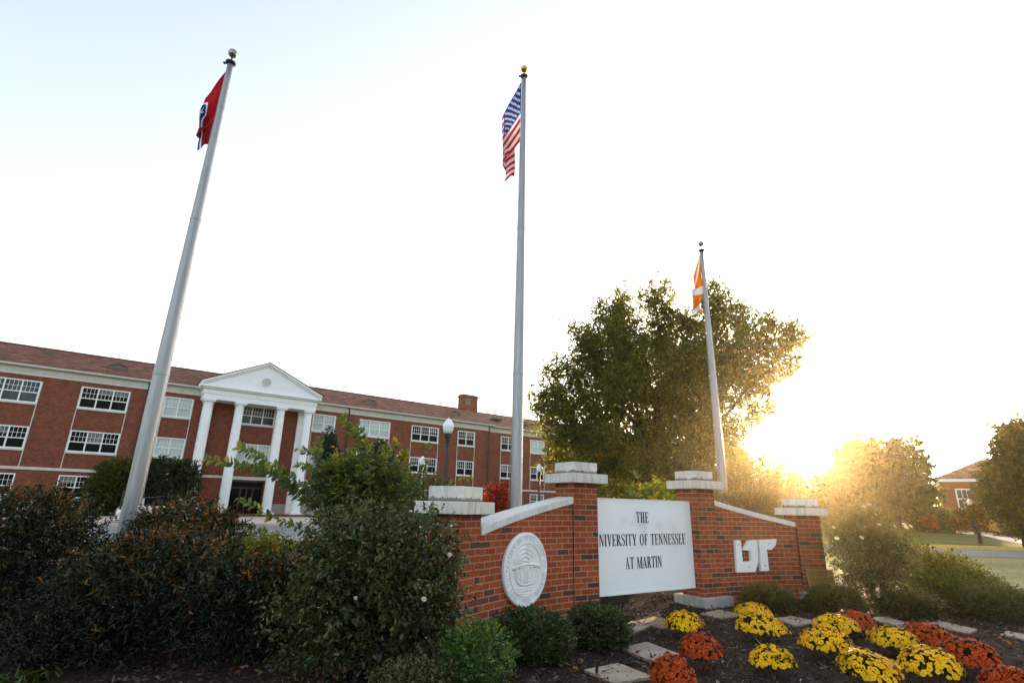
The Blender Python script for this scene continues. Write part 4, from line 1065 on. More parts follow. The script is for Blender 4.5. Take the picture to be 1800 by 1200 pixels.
def flag(name, pos, ztop, hoist, fly, pal, X, sag, label, seed, r=.06, depth=.09, lift=.62):
    """limp flag: X = (share of fly, distance from the pole, fold depth) way points; sag = (share, drop of the top edge)"""
    rng = np.random.default_rng(seed); nu, nv = 110, 78; ph = rng.uniform(0, 6, 4)
    u = np.linspace(0, 1, nu+1); v = np.linspace(0, 1, nv+1); U, Vv = np.meshgrid(u, v)
    xs = np.interp(U, [p[0] for p in X], [p[1] for p in X]); ys = np.interp(U, [p[0] for p in X], [p[2] for p in X])
    def sm(a):
        for _ in range(7): a[:, 1:-1] = (a[:, :-2] + a[:, 1:-1]*2 + a[:, 2:])/4
        return a
    xs, ys = sm(xs), sm(ys)
    sg = sm(np.interp(U, [p[0] for p in sag], [p[1] for p in sag]))
    x = -r - xs*(1 - .10*Vv) - .012*np.sin(6*Vv + ph[0])*U
    y = ys + depth*.35*np.sin(U*15 + Vv*3 + ph[1])*U + .02*np.sin(9*Vv + 4*U + ph[2])
    z = -Vv*hoist - sg*(1 - lift*Vv) + .012*np.sin(U*12 + ph[3])
    P = np.c_[x.ravel(), y.ravel(), z.ravel()]
    i = np.arange((nu+1)*(nv+1)).reshape(nv+1, nu+1)
    Fq = np.c_[i[:-1, :-1].ravel(), i[1:, :-1].ravel(), i[1:, 1:].ravel(), i[:-1, 1:].ravel()]
    o = np_mesh(name, P, Fq, MAT['cloth'], None, smooth=True); o.location = (pos[0], pos[1], ztop)
    at = o.data.attributes.new('dye', 'FLOAT_COLOR', 'FACE')
    c = np.array([[*pal((a+.5)/nu, (b+.5)/nv), 1] for b in range(nv) for a in range(nu)], np.float32); at.data.foreach_set('color', c.ravel())
    return tag(o, label, 'flag', 'flags hanging limp on their poles')
flag('national_flag', (.13, 9.33), 9.98, 1.50, 2.4, us_flag, [(0, 0, 0), (.46, .40, -.06), (.54, .32, .10), (.72, .10, .13), (.78, .11, .03), (1, .32, .0)], [(0, 0), (.46, 1.0), (.74, 1.25), (1, 1.6)],
     'limp American flag of stars and red and white stripes on the tallest pole', 3, lift=.36)
flag('state_flag', (-4.85, 7.18), 8.02, .96, 1.5, tn_flag, [(0, 0, 0), (.42, .24, -.05), (.50, .19, .09), (.70, .06, .11), (.78, .08, .02), (1, .20, -.03)], [(0, 0), (.42, .58), (.70, .72), (1, .98)],
     'limp red flag with a starred blue disc, on the pole by the shrubs', 4, r=.05, lift=.40)
flag('orange_flag', (5.08, 12.96), 7.86, 1.18, 1.7, ut_flag, [(0, 0, 0), (.45, .27, -.05), (.55, .21, .09), (.75, .07, .10), (1, .33, .0)], [(0, 0), (.45, .78), (.75, .95), (1, 1.15)],
     'limp orange flag with a white cross, hanging before the oak crown', 6, r=.05, lift=.45)

# ------------------------------------------------------------------ lamp posts
def lamp(pos, ztop, label, gh=.50, z0=None, globe=True):
    z0 = LAWN_Z if z0 is None else z0
    rt = empty('street_lamp', (pos[0], pos[1], z0), 0, label, 'lamp post', 'black lamp posts with white globes'); h = ztop - z0
    m = MB(); hb = h-gh
    m.lathe([(.16, 0), (.16, .10), (.12, .16), (.11, .55), (.075, .65), (.058, .8), (.045, hb-.42), (.06, hb-.40), (.06, hb-.36), (.05, hb-.34), (.085, hb-.14), (.105, hb-.05), (.11, hb)], 14); m.build('post', MAT['black'], rt)
    m = MB(); w = gh*.36; m.lathe([(.10, hb+.001), (w*.80, hb+gh*.12), (w, hb+gh*.42), (w*.92, hb+gh*.60), (w*.60, hb+gh*.74), (w*.66, hb+gh*.76), (w*.34, hb+gh*.88), (.02, hb+gh*.95), (.012, hb+gh)], 18); m.build('globe', MAT['globe'], rt, smooth=False)
    return rt
def lamp_at(px, py, dist, label, gh=.5):
    d = ray(px, py); t = dist/np.linalg.norm(d[:2]); P = np.array([0, 0, EYE]) + d*t; lamp(P[:2], P[2], label, gh)
lamp_at(789, 734, 17.2, 'largest black lamp post with a white globe, rising behind the left pillar cap', .50)
lamp_at(743, 801, 30, 'black lamp post with white globe half hidden by green shrub sprigs', .5)
lamp_at(948, 814, 32, 'black lamp post with white globe between the tallest flagpole and the second pillar', .5)
lamp_at(265, 763, 34, 'black lamp post with white globe beside the leaning grey flagpole and dark bush', .5)
lamp_at(1236, 804, 34, 'lamp post with pale globe before the oak, above the third pillar cap', .5)
lamp_at(1702, 876, 60, 'distant lamp globe above the orange leaved small tree', .5)

# ------------------------------------------------------------------ parked cars and street sign
def car(pos, rz, mat, label):
    rt = empty('parked_car', (pos[0], pos[1], RZ), rz, label, 'car', 'cars parked along the road')
    def sec(x, hw, zb, zs, zr, tw): return [(x, -hw, zb), (x, -hw*1.0, zs*.75), (x, -hw*.97, zs), (x, -tw, zr), (x, tw, zr), (x, hw*.97, zs), (x, hw, zs*.75), (x, hw, zb)]
    S_ = [(-2.2, .72, .42, .70, .74, .62), (-2.05, .82, .26, .86, .92, .70), (-1.6, .86, .22, .93, .98, .74), (-1.1, .88, .22, .95, 1.36, .60), (-.2, .88, .22, .96, 1.46, .58), (.5, .88, .22, .95, 1.38, .58), (1.15, .87, .22, .92, .97, .70), (1.8, .83, .24, .80, .84, .66), (2.2, .70, .40, .62, .66, .56)]
    R_ = [sec(*q) for q in S_]; m = MB(); g = MB()
    for i in range(len(R_)-1):
        for k in range(7):
            q = [R_[i][k], R_[i+1][k], R_[i+1][k+1], R_[i][k+1]]
            gl = (k in (2, 4) and 3 <= i <= 4) or (k == 3 and i in (2, 5))
            if gl: g.poly([tuple(c) for c in q])
            else: m.poly(q)
    m.poly(R_[0][::-1]); m.poly(R_[-1]); 
    b = m.build('body', MAT[mat], rt, weld=True, smooth=False); g.build('windows', MAT['glass_dark'], rt)
    for x in (-1.35, 1.38):
        for y in (-.80, .80):
            w = MB(); w.tube([(x, y-.11, .32), (x, y+.11, .32)], .32, 20); wo = w.build('wheel', MAT['tyre'], rt)
            w = MB(); w.tube([(x, y-.115, .32), (x, y+.115, .32)], .19, 14); w.build('rim', MAT['bolt'], wo)
    for y in (-.55, .55):
        w = MB(); w.box((2.10, y-.16, .52), (2.22, y+.16, .64)); w.build('headlight', MAT['globe'], rt, bevel=.02)
P_ = at_z(292, 900, .5); P_ = np.array([*polar(math.degrees(math.atan2(ray(292, 890)[0], ray(292, 890)[1])), 36)])
car(P_, FA, 'car_silver', 'silver parked car glimpsed over the orange leaved shrub beside the grey flagpole')
P_ = polar(math.degrees(math.atan2(ray(868, 890)[0], ray(868, 890)[1])), 30); car(P_, math.radians(10), 'car_black', 'black parked car beneath the red tree, behind the left brick wing')
P_ = polar(math.degrees(math.atan2(ray(3, 880)[0], ray(3, 880)[1])), 16)
sg = empty('roadside_board', (*P_, LAWN_Z), math.radians(33), 'white board with a red lower band behind the shrubs at the left edge', 'sign')
m = MB(); m.box((-.9, -.03, 1.03), (.1, .03, 1.40)); m.build('panel', MAT['white'], sg)
m = MB(); m.box((-.9, -.035, .98), (.1, .035, 1.0295)); m.build('red_band', MAT['red_trim'], sg)
for x in (-.8, -.05): m = MB(); m.box((x, .031, -.1), (x+.08, .09, 1.2)); m.build('post', MAT['bolt'], sg)

# ------------------------------------------------------------------ stepping stones
STONES = [([(1026.7,1175.6),(1087.6,1164.4),(1148,1186.7),(1082,1199)], 'paver', 'pale square stepping stone closest to the camera, between boxwood and red mum'),
 ([(1091,1136),(1137,1126),(1194,1148),(1144,1161)], 'paver', 'pale stepping stone beside the rust red mum, second along the path'),
 ([(1100,1097),(1109,1090),(1142,1099),(1107,1113)], 'paver', 'pale stepping stone half hidden behind the right boxwood'),
 ([(1112,1091),(1149,1083),(1190,1091),(1165,1103)], 'paver_brown', 'brown stepping stone left of the first yellow mum'),
 ([(1172,1084),(1190,1081),(1238,1087),(1222,1092)], 'paver_brown', 'thin brown stepping stone behind the first yellow mum'),
 ([(1230,1077),(1265,1070.5),(1309,1080),(1270,1086)], 'paver', 'pale stepping stone at the concrete foot of the third pillar'),
 ([(1362,1085),(1392,1081),(1437,1091),(1400,1099.5)], 'paver', 'pale stepping stone right of the rearmost yellow mum'),
 ([(1530,1086),(1558,1083),(1617,1099),(1592,1105)], 'paver', 'pale long stepping stone right of the rear red mum'),
 ([(1630,1095),(1649,1090),(1718,1105),(1703,1112)], 'paver', 'palest stepping stone behind the two red mums on the right'),
 ([(1757,1113),(1770,1108.5),(1840,1121),(1830,1128)], 'paver', 'last stepping stone cut by the right edge, under the low juniper')]
rs = np.random.default_rng(77)
for pts, mt_, lab in STONES:
    c = np.mean([at_z(*p, -.10) for p in pts], 0); zt = float(bed_z(c[0], c[1])) + .022
    Q = np.array([at_z(*p, zt) for p in pts]); c = Q.mean(0)
    m = MB(); T4 = [q - c for q in Q]; B4 = [t + np.array([0, 0, -.055]) for t in T4]
    if np.cross(T4[1][:2]-T4[0][:2], T4[2][:2]-T4[0][:2]) < 0: T4, B4 = T4[::-1], B4[::-1]
    m.poly(T4); m.poly(B4[::-1])
    for i in range(4): j = (i+1) % 4; m.poly([B4[i], B4[j], T4[j], T4[i]])
    o = m.build('stepping_stone', MAT[mt_], None, bevel=.006, loc=tuple(c)); o.rotation_euler = (rs.uniform(-.02, .02), rs.uniform(-.02, .02), 0)
    tag(o, lab, 'paving stone', 'stepping stones curving past the flowers')

# ------------------------------------------------------------------ chrysanthemums
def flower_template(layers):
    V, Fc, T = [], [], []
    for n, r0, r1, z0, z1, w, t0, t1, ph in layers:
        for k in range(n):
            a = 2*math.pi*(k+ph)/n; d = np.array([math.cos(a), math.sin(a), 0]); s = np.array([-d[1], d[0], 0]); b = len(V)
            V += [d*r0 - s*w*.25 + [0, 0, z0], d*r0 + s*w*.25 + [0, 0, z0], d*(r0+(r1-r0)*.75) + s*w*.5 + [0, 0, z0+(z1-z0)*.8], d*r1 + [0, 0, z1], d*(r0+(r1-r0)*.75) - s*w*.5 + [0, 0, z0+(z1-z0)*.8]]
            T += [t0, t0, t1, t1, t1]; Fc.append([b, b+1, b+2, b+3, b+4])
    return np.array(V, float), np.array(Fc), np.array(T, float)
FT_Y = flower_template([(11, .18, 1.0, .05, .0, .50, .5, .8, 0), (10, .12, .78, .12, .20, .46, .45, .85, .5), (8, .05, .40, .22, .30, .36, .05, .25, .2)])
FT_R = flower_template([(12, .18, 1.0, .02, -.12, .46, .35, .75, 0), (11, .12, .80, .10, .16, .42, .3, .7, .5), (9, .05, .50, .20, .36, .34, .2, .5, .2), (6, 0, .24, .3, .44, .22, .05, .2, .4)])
def mum(px, py, pb, half, colour, label, seed, hgt=1.0, flat=1.0):
    rng = np.random.default_rng(seed)
    P = at_z(px, pb+2, -.12); s = ppm(P); R_ = half*.86/s
    x, y = float(P[0]), float(P[1]) + R_*.25; z = float(bed_z(x, y))
    root = empty('chrysanthemum', (x, y, z), rng.uniform(0, 6.28), label, 'flower plant', 'chrysanthemums planted in the bed')
    top = (pb - py)/s*hgt
    n = int(400 if colour == 'yellow' else 420)
    nn = np.arange(n) + .5; el = np.arcsin(np.clip(.02 + .97*nn/n, 0, 1)); az = nn*2.39996 + rng.normal(0, .22, n)
    if colour == 'yellow': el = np.clip(el + rng.normal(0, .07, n), .04, 1.5)
    rr = 1 + rng.normal(0, .06, n)
    lop = 1 + .12*np.cos(az - rng.uniform(0, 6)) + .06*np.cos(2*az - rng.uniform(0, 6))
    C = np.c_[np.cos(el)*np.cos(az)*R_*rr*lop, np.cos(el)*np.sin(az)*R_*rr*lop, .42*top + np.sin(el)*top*.58*rr]
    keepf = rng.uniform(0, 1, n) < (.94 if colour == 'yellow' else .97); hole = (rng.uniform(0, 6.28), rng.uniform(.5, 1.0)); keepf &= ~((np.abs(np.angle(np.exp(1j*(az-hole[0])))) < .22) & (np.abs(el-hole[1]) < .12)); C, el, az = C[keepf], el[keepf], az[keepf]; n = len(C)
    Nn = unit(np.c_[np.cos(el)*np.cos(az), np.cos(el)*np.sin(az), np.sin(el)*1.1 + .25] + rng.normal(0, .22, (n, 3)))
    A1 = unit(np.cross(Nn, np.array([.3, .5, .1]))); A2 = np.cross(Nn, A1)
    spin = rng.uniform(0, 6.28, n); c_, s_ = np.cos(spin)[:, None], np.sin(spin)[:, None]; A1, A2 = A1*c_+A2*s_, A2*c_-A1*s_
    Vt, Ft, Tt = FT_Y if colour == 'yellow' else FT_R
    size = (.0195 if colour == 'yellow' else .0185)*rng.uniform(.55, 1.25, n)
    V = C[:, None, :] + size[:, None, None]*(A1[:, None, :]*Vt[None, :, :1] + A2[:, None, :]*Vt[None, :, 1:2] + Nn[:, None, :]*Vt[None, :, 2:])
    Fc = np.arange(n)[:, None, None]*len(Vt) + Ft[None]
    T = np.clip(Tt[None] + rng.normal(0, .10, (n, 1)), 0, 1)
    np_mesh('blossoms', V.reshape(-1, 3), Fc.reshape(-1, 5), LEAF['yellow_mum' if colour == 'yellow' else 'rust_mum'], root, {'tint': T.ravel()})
    k = 520; e2 = rng.uniform(-.15, 1.3, k); a2 = rng.uniform(0, 6.28, k); q = rng.uniform(.45, .96, k)
    LP = np.c_[np.cos(e2)*np.cos(a2)*R_*q, np.cos(e2)*np.sin(a2)*R_*q, .40*top + np.sin(e2)*top*.55*q]; LP[:, 2] = np.maximum(LP[:, 2], .02)
    leaves_object('foliage', LP, unit(LP + rng.normal(0, .1, LP.shape)), LEAF['mum_leaf'], root, rng, .045, .55)
    m = MB()
    for i in range(14):
        t = C[rng.integers(n)]; m.tube([(t[0]*.1, t[1]*.1, -.03), t*.55 + np.array([0, 0, .02]), t*.97], [.006, .005, .003], 4)
    m.build('stems', MAT['stem'], root)
Yl, Rl = 'yellow', 'rust'
MUMS = [(1207, 1078, 1121, 37, Yl, 'yellow mum standing apart at the left, in front of the brown stepping stones'),
 (1331, 1057, 1086, 32, Yl, 'rearmost yellow mum, before the low bush by the right wing'),
 (1343, 1080, 1127, 44, Yl, 'yellow mum just in front of the rearmost yellow mum, touching it'),
 (1477, 1082, 1121, 40, Yl, 'yellow mum overlapping the red mum at the back of the bed'),
 (1466, 1112, 1160, 52, Yl, 'wide yellow mum directly in front of the one that overlaps the rear red mum'),
 (1367, 1141, 1187, 40, Yl, 'yellow mum alone in the middle of the bare soil'),
 (1587, 1108, 1154, 46, Yl, 'yellow mum left of the middle red mum on the right'),
 (1532, 1150, 1212, 54, Yl, 'yellow mum cut by the bottom edge, with a gap in its flowers'),
 (1652, 1144, 1206, 55, Yl, 'yellow mum in front of the largest red mum'),
 (1234, 1119, 1178, 39, Rl, 'rust red mum beside the pale stepping stones, left in the bed'),
 (1191, 1161, 1228, 46, Rl, 'rust red mum at the bottom edge, closest to the camera'),
 (1509, 1075, 1114, 33, Rl, 'small dark red mum furthest back, partly hidden by yellow flowers'),
 (1643, 1099, 1150, 41, Rl, 'red mum between a yellow mum and the palest stepping stone'),
 (1722, 1128, 1192, 54, Rl, 'largest red mum, right of the yellow mums'),
 (1797, 1180, 1240, 46, Rl, 'orange red mum in the bottom right corner')]
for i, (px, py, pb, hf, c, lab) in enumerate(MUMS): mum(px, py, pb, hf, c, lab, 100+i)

# ------------------------------------------------------------------ shrubs
def blob(px, py, rx, ry, Y, depth=None):
    """an ellipsoid seen at this place at distance Y: radii in metres"""
    P = at_y(px, py, Y); s = ppm(P); return (P[0], P[1], P[2], rx/s, (depth if depth is not None else rx/s), ry/s)
G_N = 'brown leaved shrubs massed at the left'
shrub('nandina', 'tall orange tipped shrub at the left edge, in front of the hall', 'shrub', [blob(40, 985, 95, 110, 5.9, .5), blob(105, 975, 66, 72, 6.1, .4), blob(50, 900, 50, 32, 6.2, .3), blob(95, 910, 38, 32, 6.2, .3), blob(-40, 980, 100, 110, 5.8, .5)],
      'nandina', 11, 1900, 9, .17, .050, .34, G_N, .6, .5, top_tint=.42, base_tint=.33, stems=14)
rng = np.random.default_rng(16); nl = [o for o in COL.objects if o.name == 'nandina'][0]; off = np.array(nl.location)
for a, b_ in (((60, 900), (48, 845)), ((90, 905), (108, 848)), ((30, 900), (12, 850)), ((75, 900), (72, 838)), ((120, 920), (150, 880)), ((100, 910), (128, 862))):
    sprig(nl, off, [at_y(*a, 6.0), at_y((a[0]+b_[0])/2+3, (a[1]+b_[1])/2, 5.95), at_y(*b_, 5.9)], rng, 'nandina', .05, .34, 26, .004, .72, .16)
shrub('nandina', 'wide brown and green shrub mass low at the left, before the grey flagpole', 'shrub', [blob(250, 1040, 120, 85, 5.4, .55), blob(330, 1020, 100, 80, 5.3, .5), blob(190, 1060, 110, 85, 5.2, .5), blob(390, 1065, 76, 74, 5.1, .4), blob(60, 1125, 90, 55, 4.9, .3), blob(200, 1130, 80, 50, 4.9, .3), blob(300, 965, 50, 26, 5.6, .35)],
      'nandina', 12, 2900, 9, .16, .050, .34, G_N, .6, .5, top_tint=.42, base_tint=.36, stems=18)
shrub('nandina', 'rounded brown green shrub right of the grey flagpole foot', 'shrub', [blob(325, 925, 72, 42, 6.7, .4), blob(380, 945, 50, 38, 6.7, .35), blob(275, 945, 45, 40, 6.75, .3)],
      'nandina', 13, 1250, 9, .14, .048, .34, G_N, .6, .45, top_tint=.34, base_tint=.35, stems=10)
shrub('nandina', 'reddish brown shrub between the wide brown shrub and the rose bush', 'shrub', [blob(500, 1045, 62, 58, 5.4, .4), blob(548, 992, 40, 34, 5.7, .3), blob(465, 1085, 60, 62, 5.3, .4)],
      'nandina', 14, 1300, 9, .15, .048, .34, G_N, .6, .45, top_tint=.38, base_tint=.36, stems=10)
shrub('nandina', 'yellow green feathery shrub among the brown shrubs, beyond them', 'shrub', [blob(438, 985, 36, 26, 5.75, .22), blob(465, 972, 28, 20, 5.9, .2)],
      'nandina_gold', 15, 520, 8, .16, .04, .3, None, .6, .5, top_tint=.2, stems=6)
RB = [blob(665, 1010, 112, 95, 5.0, .5), blob(730, 1030, 72, 105, 5.0, .4), blob(610, 1060, 90, 90, 4.9, .45), blob(700, 1100, 85, 75, 4.8, .4), blob(640, 950, 70, 45, 5.1, .35), blob(740, 945, 45, 36, 5.15, .25), blob(570, 1090, 80, 80, 4.8, .4)]
rb = shrub('rose_bush', 'large dark green rose bush hiding the left pillar, few white blooms', 'rose bush', RB, 'rose', 21, 2600, 9, .22, .042, .60, None, .7, .55, top_tint=.14, base_tint=.48, stems=18, stem_r=.007)
rng = np.random.default_rng(23); off = np.array(rb.location)
for a, b_ in (((640, 960), (600, 898)), ((700, 950), (690, 885)), ((740, 950), (765, 893)), ((770, 960), (802, 915)), ((785, 1020), (822, 985)), ((780, 1060), (818, 1035)), ((600, 980), (560, 915)), ((660, 930), (645, 880)), ((560, 1040), (528, 990)), ((790, 1090), (824, 1075))):
    sprig(rb, off, [at_y(*a, 4.9), at_y((a[0]*.5+b_[0]*.5)-4, (a[1]+b_[1])/2-3, 4.85), at_y(*b_, 4.8)], rng, 'rose', .045, .6, 20, .004, .66, .18)
RR = [blob(1528, 985, 48, 66, 8.5, .5), blob(1478, 958, 22, 34, 8.9, .3), blob(1562, 980, 36, 50, 8.6, .4), blob(1520, 922, 28, 22, 8.5, .3), blob(1515, 1030, 34, 30, 8.4, .35), blob(1588, 962, 20, 24, 8.7, .3)]
rr_ = shrub('rose_bush', 'sunlit rose bush with white blooms right of the rightmost pillar', 'rose bush', RR, 'rose_sun', 22, 1600, 8, .16, .040, .58, None, .7, .4, top_tint=.10, base_tint=.45, stems=26, stem_r=.008)
def blooms(root, pts, size, seed):
    rng = np.random.default_rng(seed); off = np.array(root.location); Vs, Fs, Ts = [], [], []; b = 0
    Vt, Ft, Tt = flower_template([(6, .1, 1.0, .1, .25, .95, .3, .9, 0), (5, .05, .75, .2, .6, .8, .3, .8, .4), (4, 0, .45, .3, .8, .6, .1, .6, .2)])
    for p in pts:
        N_ = unit(np.array([rng.normal(0, .5), -.6, .7])); A1 = unit(np.cross(N_, [1, .2, 0])); A2 = np.cross(N_, A1); s = size*rng.uniform(.7, 1.2)
        Vs.append(p - off + s*(A1*Vt[:, :1] + A2*Vt[:, 1:2] + N_*Vt[:, 2:])); Fs.append(Ft+b); Ts.append(Tt); b += len(Vt)
    np_mesh('blooms', np.vstack(Vs), np.vstack(Fs), LEAF['white_rose'], root, {'tint': np.concatenate(Ts)})
blooms(rb, [at_y(x, y, Y) for x, y, Y in ((790, 975, 4.75), (745, 1053, 4.5), (625, 1051, 4.5), (722, 899, 5.0), (793, 924, 4.8))], .019, 1)
blooms(rr_, [at_y(x, y, Y) for x, y, Y in ((1528, 886, 8.3), (1519, 890, 8.25), (1538, 905, 8.3), (1545, 922, 8.2), (1589, 922, 8.3), (1572, 925, 8.3), (1471, 946, 8.2), (1514, 945, 8.1), (1575, 957, 8.2), (1465, 927, 8.3), (1600, 925, 8.4), (1592, 927, 8.4))], .034, 2)

# crape myrtle with long leafy shoots
CM = [blob(625, 875, 62, 56, 8.2, .5), blob(690, 878, 40, 50, 8.3, .4), blob(585, 865, 32, 46, 8.2, .35), blob(655, 838, 42, 30, 8.2, .35), blob(605, 840, 30, 28, 8.2, .3), blob(640, 920, 72, 34, 8.1, .45)]
cm = shrub('crape_myrtle', 'upright bright green bush with arching leafy shoots behind the rose bush', 'shrub', CM, 'myrtle', 31, 1500, 9, .24, .062, .50, None, .6, .55, top_tint=.26, base_tint=.42, sd=.15, stems=16, stem_r=.012, pair=True)
rng = np.random.default_rng(32); off = np.array(cm.location)
def shoot(pts, n, ll=.062, tip=.2, base=.55, key='myrtle', r=.009): sprig(cm, off, [at_y(x, y, Y) for x, y, Y in pts], rng, key, ll*1.35, .52, int(n*1.4), r, base, tip)
shoot([(575, 930, 7.9), (555, 880, 7.6), (510, 835, 7.3), (465, 805, 7.1), (420, 788, 7.0)], 74, .075)
shoot([(540, 868, 7.5), (500, 845, 7.2), (450, 822, 7.0), (400, 812, 6.9), (362, 806, 6.8)], 56, .072)
shoot([(560, 900, 7.7), (525, 872, 7.4), (490, 840, 7.2), (455, 815, 7.1)], 44, .075)
shoot([(580, 960, 7.6), (520, 925, 7.3), (470, 905, 7.0), (440, 885, 6.9), (418, 875, 6.9)], 40, .070)
shoot([(560, 950, 7.6), (520, 960, 7.3), (470, 945, 7.1), (435, 925, 7.0)], 30, .07, .1, .45)
shoot([(645, 880, 8.0), (640, 820, 7.9), (628, 770, 7.85), (600, 733, 7.8)], 54, .082)
shoot([(650, 870, 7.8), (648, 810, 7.7), (640, 775, 7.7), (625, 748, 7.7)], 40, .08, .1)
shoot([(600, 870, 8.0), (570, 820, 7.9), (545, 795, 7.8), (522, 788, 7.8)], 40, .075)
shoot([(600, 850, 8.0), (560, 805, 7.9), (560, 780, 7.9), (562, 770, 7.9)], 30, .075)
shoot([(590, 850, 7.9), (555, 825, 7.8), (530, 818, 7.8), (518, 815, 7.8)], 30, .07, .35)
shoot([(690, 860, 8.1), (700, 820, 8.0), (712, 790, 8.0)], 34, .07, .4)
shoot([(680, 870, 8.1), (740, 850, 8.2), (752, 810, 8.3), (752, 780, 8.4)], 34, .06, .1)
shoot([(650, 860, 8.0), (665, 810, 7.9), (695, 780, 7.9), (700, 772, 7.9)], 30, .07, .3)
shoot([(760, 880, 8.6), (790, 852, 8.6), (815, 842, 8.6), (830, 838, 8.6)], 30, .055, .25, .65)

# clipped box and other low shrubs by the wall
shrub('boxwood', 'bright green leafy bush at the foot of the left pillar', 'shrub', [blob(850, 1155, 55, 52, 4.45, .24), blob(815, 1165, 45, 50, 4.4, .2), blob(830, 1120, 36, 26, 4.6, .16)], 'box_bright', 41, 1500, 7, .06, .020, .55, None, .55, .4, top_tint=.2, stems=8, stem_r=.005, pair=True)
shrub('boxwood', 'dark clipped boxwood under the round seal', 'shrub', [blob(940, 1117, 68, 42, 5.35, .30), blob(900, 1112, 40, 34, 5.4, .2), blob(970, 1125, 38, 36, 5.3, .2)], 'box', 42, 1900, 7, .05, .025, .55, 'dark clipped boxwoods under the sign', .5, .25, top_tint=.12, stems=8, stem_r=.005, pair=True)
shrub('boxwood', 'dark clipped boxwood at the foot of the second pillar', 'shrub', [blob(1055, 1102, 54, 37, 5.9, .28), blob(1030, 1098, 34, 30, 5.95, .2), blob(1075, 1108, 32, 30, 5.85, .2)], 'box', 43, 1700, 7, .05, .025, .55, 'dark clipped boxwoods under the sign', .5, .25, top_tint=.12, stems=8, stem_r=.005, pair=True)
shrub('small_shrub', 'grey green shrub top at the bottom edge, below the rose bush', 'shrub', [blob(720, 1205, 65, 36, 4.2, .2), blob(770, 1195, 30, 24, 4.3, .15)], 'rose', 44, 650, 7, .06, .024, .5, None, .5, .45, top_tint=.15, base_tint=.6, stems=6, stem_r=.004)
for i, (b, lab) in enumerate((([blob(1352, 1056, 34, 18, 8.3, .24), blob(1328, 1055, 18, 14, 8.35, .18)], 'low dark spreading bush under the right wing, behind the yellow mums'),
        ([blob(1472, 1059, 40, 20, 8.2, .28), blob(1444, 1058, 22, 17, 8.3, .2)], 'low spreading bush at the foot of the bronze plaque'),
        ([blob(1602, 1067, 36, 18, 7.9, .26), blob(1578, 1065, 20, 16, 8.0, .2)], 'low spreading bush below the sunlit rose bush'),
        ([blob(1738, 1066, 46, 24, 7.9, .32), blob(1768, 1062, 28, 22, 8.0, .25)], 'largest low spreading bush, near the right edge below the lawn'))):
    shrub('juniper', lab, 'shrub', b, 'juniper', 51+i, 1300, 9, .11, .040, .26, 'low spreading bushes right of the sign', .55, .35, top_tint=.22, stems=8, stem_r=.005, spread=.5)
# perennials falling toward the lawn
prb = [blob(1625, 1000, 36, 34, 9.6, .5), blob(1665, 1008, 40, 30, 9.4, .5), blob(1708, 1030, 34, 22, 9.1, .45), blob(1752, 1050, 34, 22, 8.9, .4), blob(1797, 1070, 30, 18, 8.7, .4), blob(1640, 1035, 50, 26, 8.9, .5), blob(1700, 1045, 50, 22, 8.7, .4)]
pr = shrub('perennials', 'yellow green flowering perennials with dark seed heads along the lawn edge', 'plant', prb, 'perennial', 61, 2100, 8, .16, .055, .26, None, .75, .9, top_tint=.15, stems=20, stem_r=.004)
rng = np.random.default_rng(62); m = MB(); off = np.array(pr.location)
for i in range(60):
    k = rng.integers(5); b = prb[k]; x, y = b[0]+rng.uniform(-1, 1)*b[3], b[1]+rng.uniform(-1, 1)*b[4]; zt = b[2]+b[5]*rng.uniform(.7, 1.25)
    m.tube([np.array([x, y, zt-.35])-off, np.array([x+.01, y, zt])-off], .003, 4); m.lathe([(.002, -.02), (.02, -.008), (.022, .006), (.012, .018), (.001, .022)], 6, tuple(np.array([x+.01, y, zt])-off))
m.build('seed_heads', LEAF['straw'], pr)
# plants behind the sign
s1 = shrub('crape_myrtle', 'small yellow green shoots rising behind the white name board', 'shrub', [blob(1150, 872, 32, 16, 10.6, .4), blob(1125, 876, 18, 12, 10.6, .3)], 'myrtle', 71, 110, 8, .22, .07, .5, None, .7, .9, top_tint=.1, base_tint=.60, stems=8, pair=True)
rng = np.random.default_rng(73); off = np.array(s1.location)
for a, b_ in (((1140, 885), (1112, 828)), ((1160, 885), (1166, 842)), ((1150, 885), (1140, 850)), ((1170, 880), (1184, 848)), ((1130, 885), (1105, 862))):
    sprig(s1, off, [at_y(*a, 10.4), at_y((a[0]+b_[0])/2+3, (a[1]+b_[1])/2, 10.4), at_y(*b_, 10.4)], rng, 'myrtle', .085, .5, 22, .008, .62, .10)
shrub('pink_shrub', 'low sunlit shrub behind the right brick wing', 'shrub', [blob(1300, 893, 40, 20, 11.5, .5), blob(1350, 900, 40, 26, 11.5, .5), blob(1275, 880, 26, 12, 11.8, .4), blob(1330, 875, 30, 14, 12, .4)], 'rose_sun', 72, 900, 8, .16, .045, .5, None, .7, .6, top_tint=.15, base_tint=.55, stems=8)
shrub('olive_shrub', 'olive shrub behind the left pillar cap', 'shrub', [blob(752, 868, 38, 34, 11, .5), blob(715, 880, 30, 40, 11, .5), blob(772, 890, 24, 26, 10.8, .4)], 'rose_sun', 74, 800, 8, .18, .05, .5, None, .7, .6, top_tint=.1, base_tint=.4, stems=8)
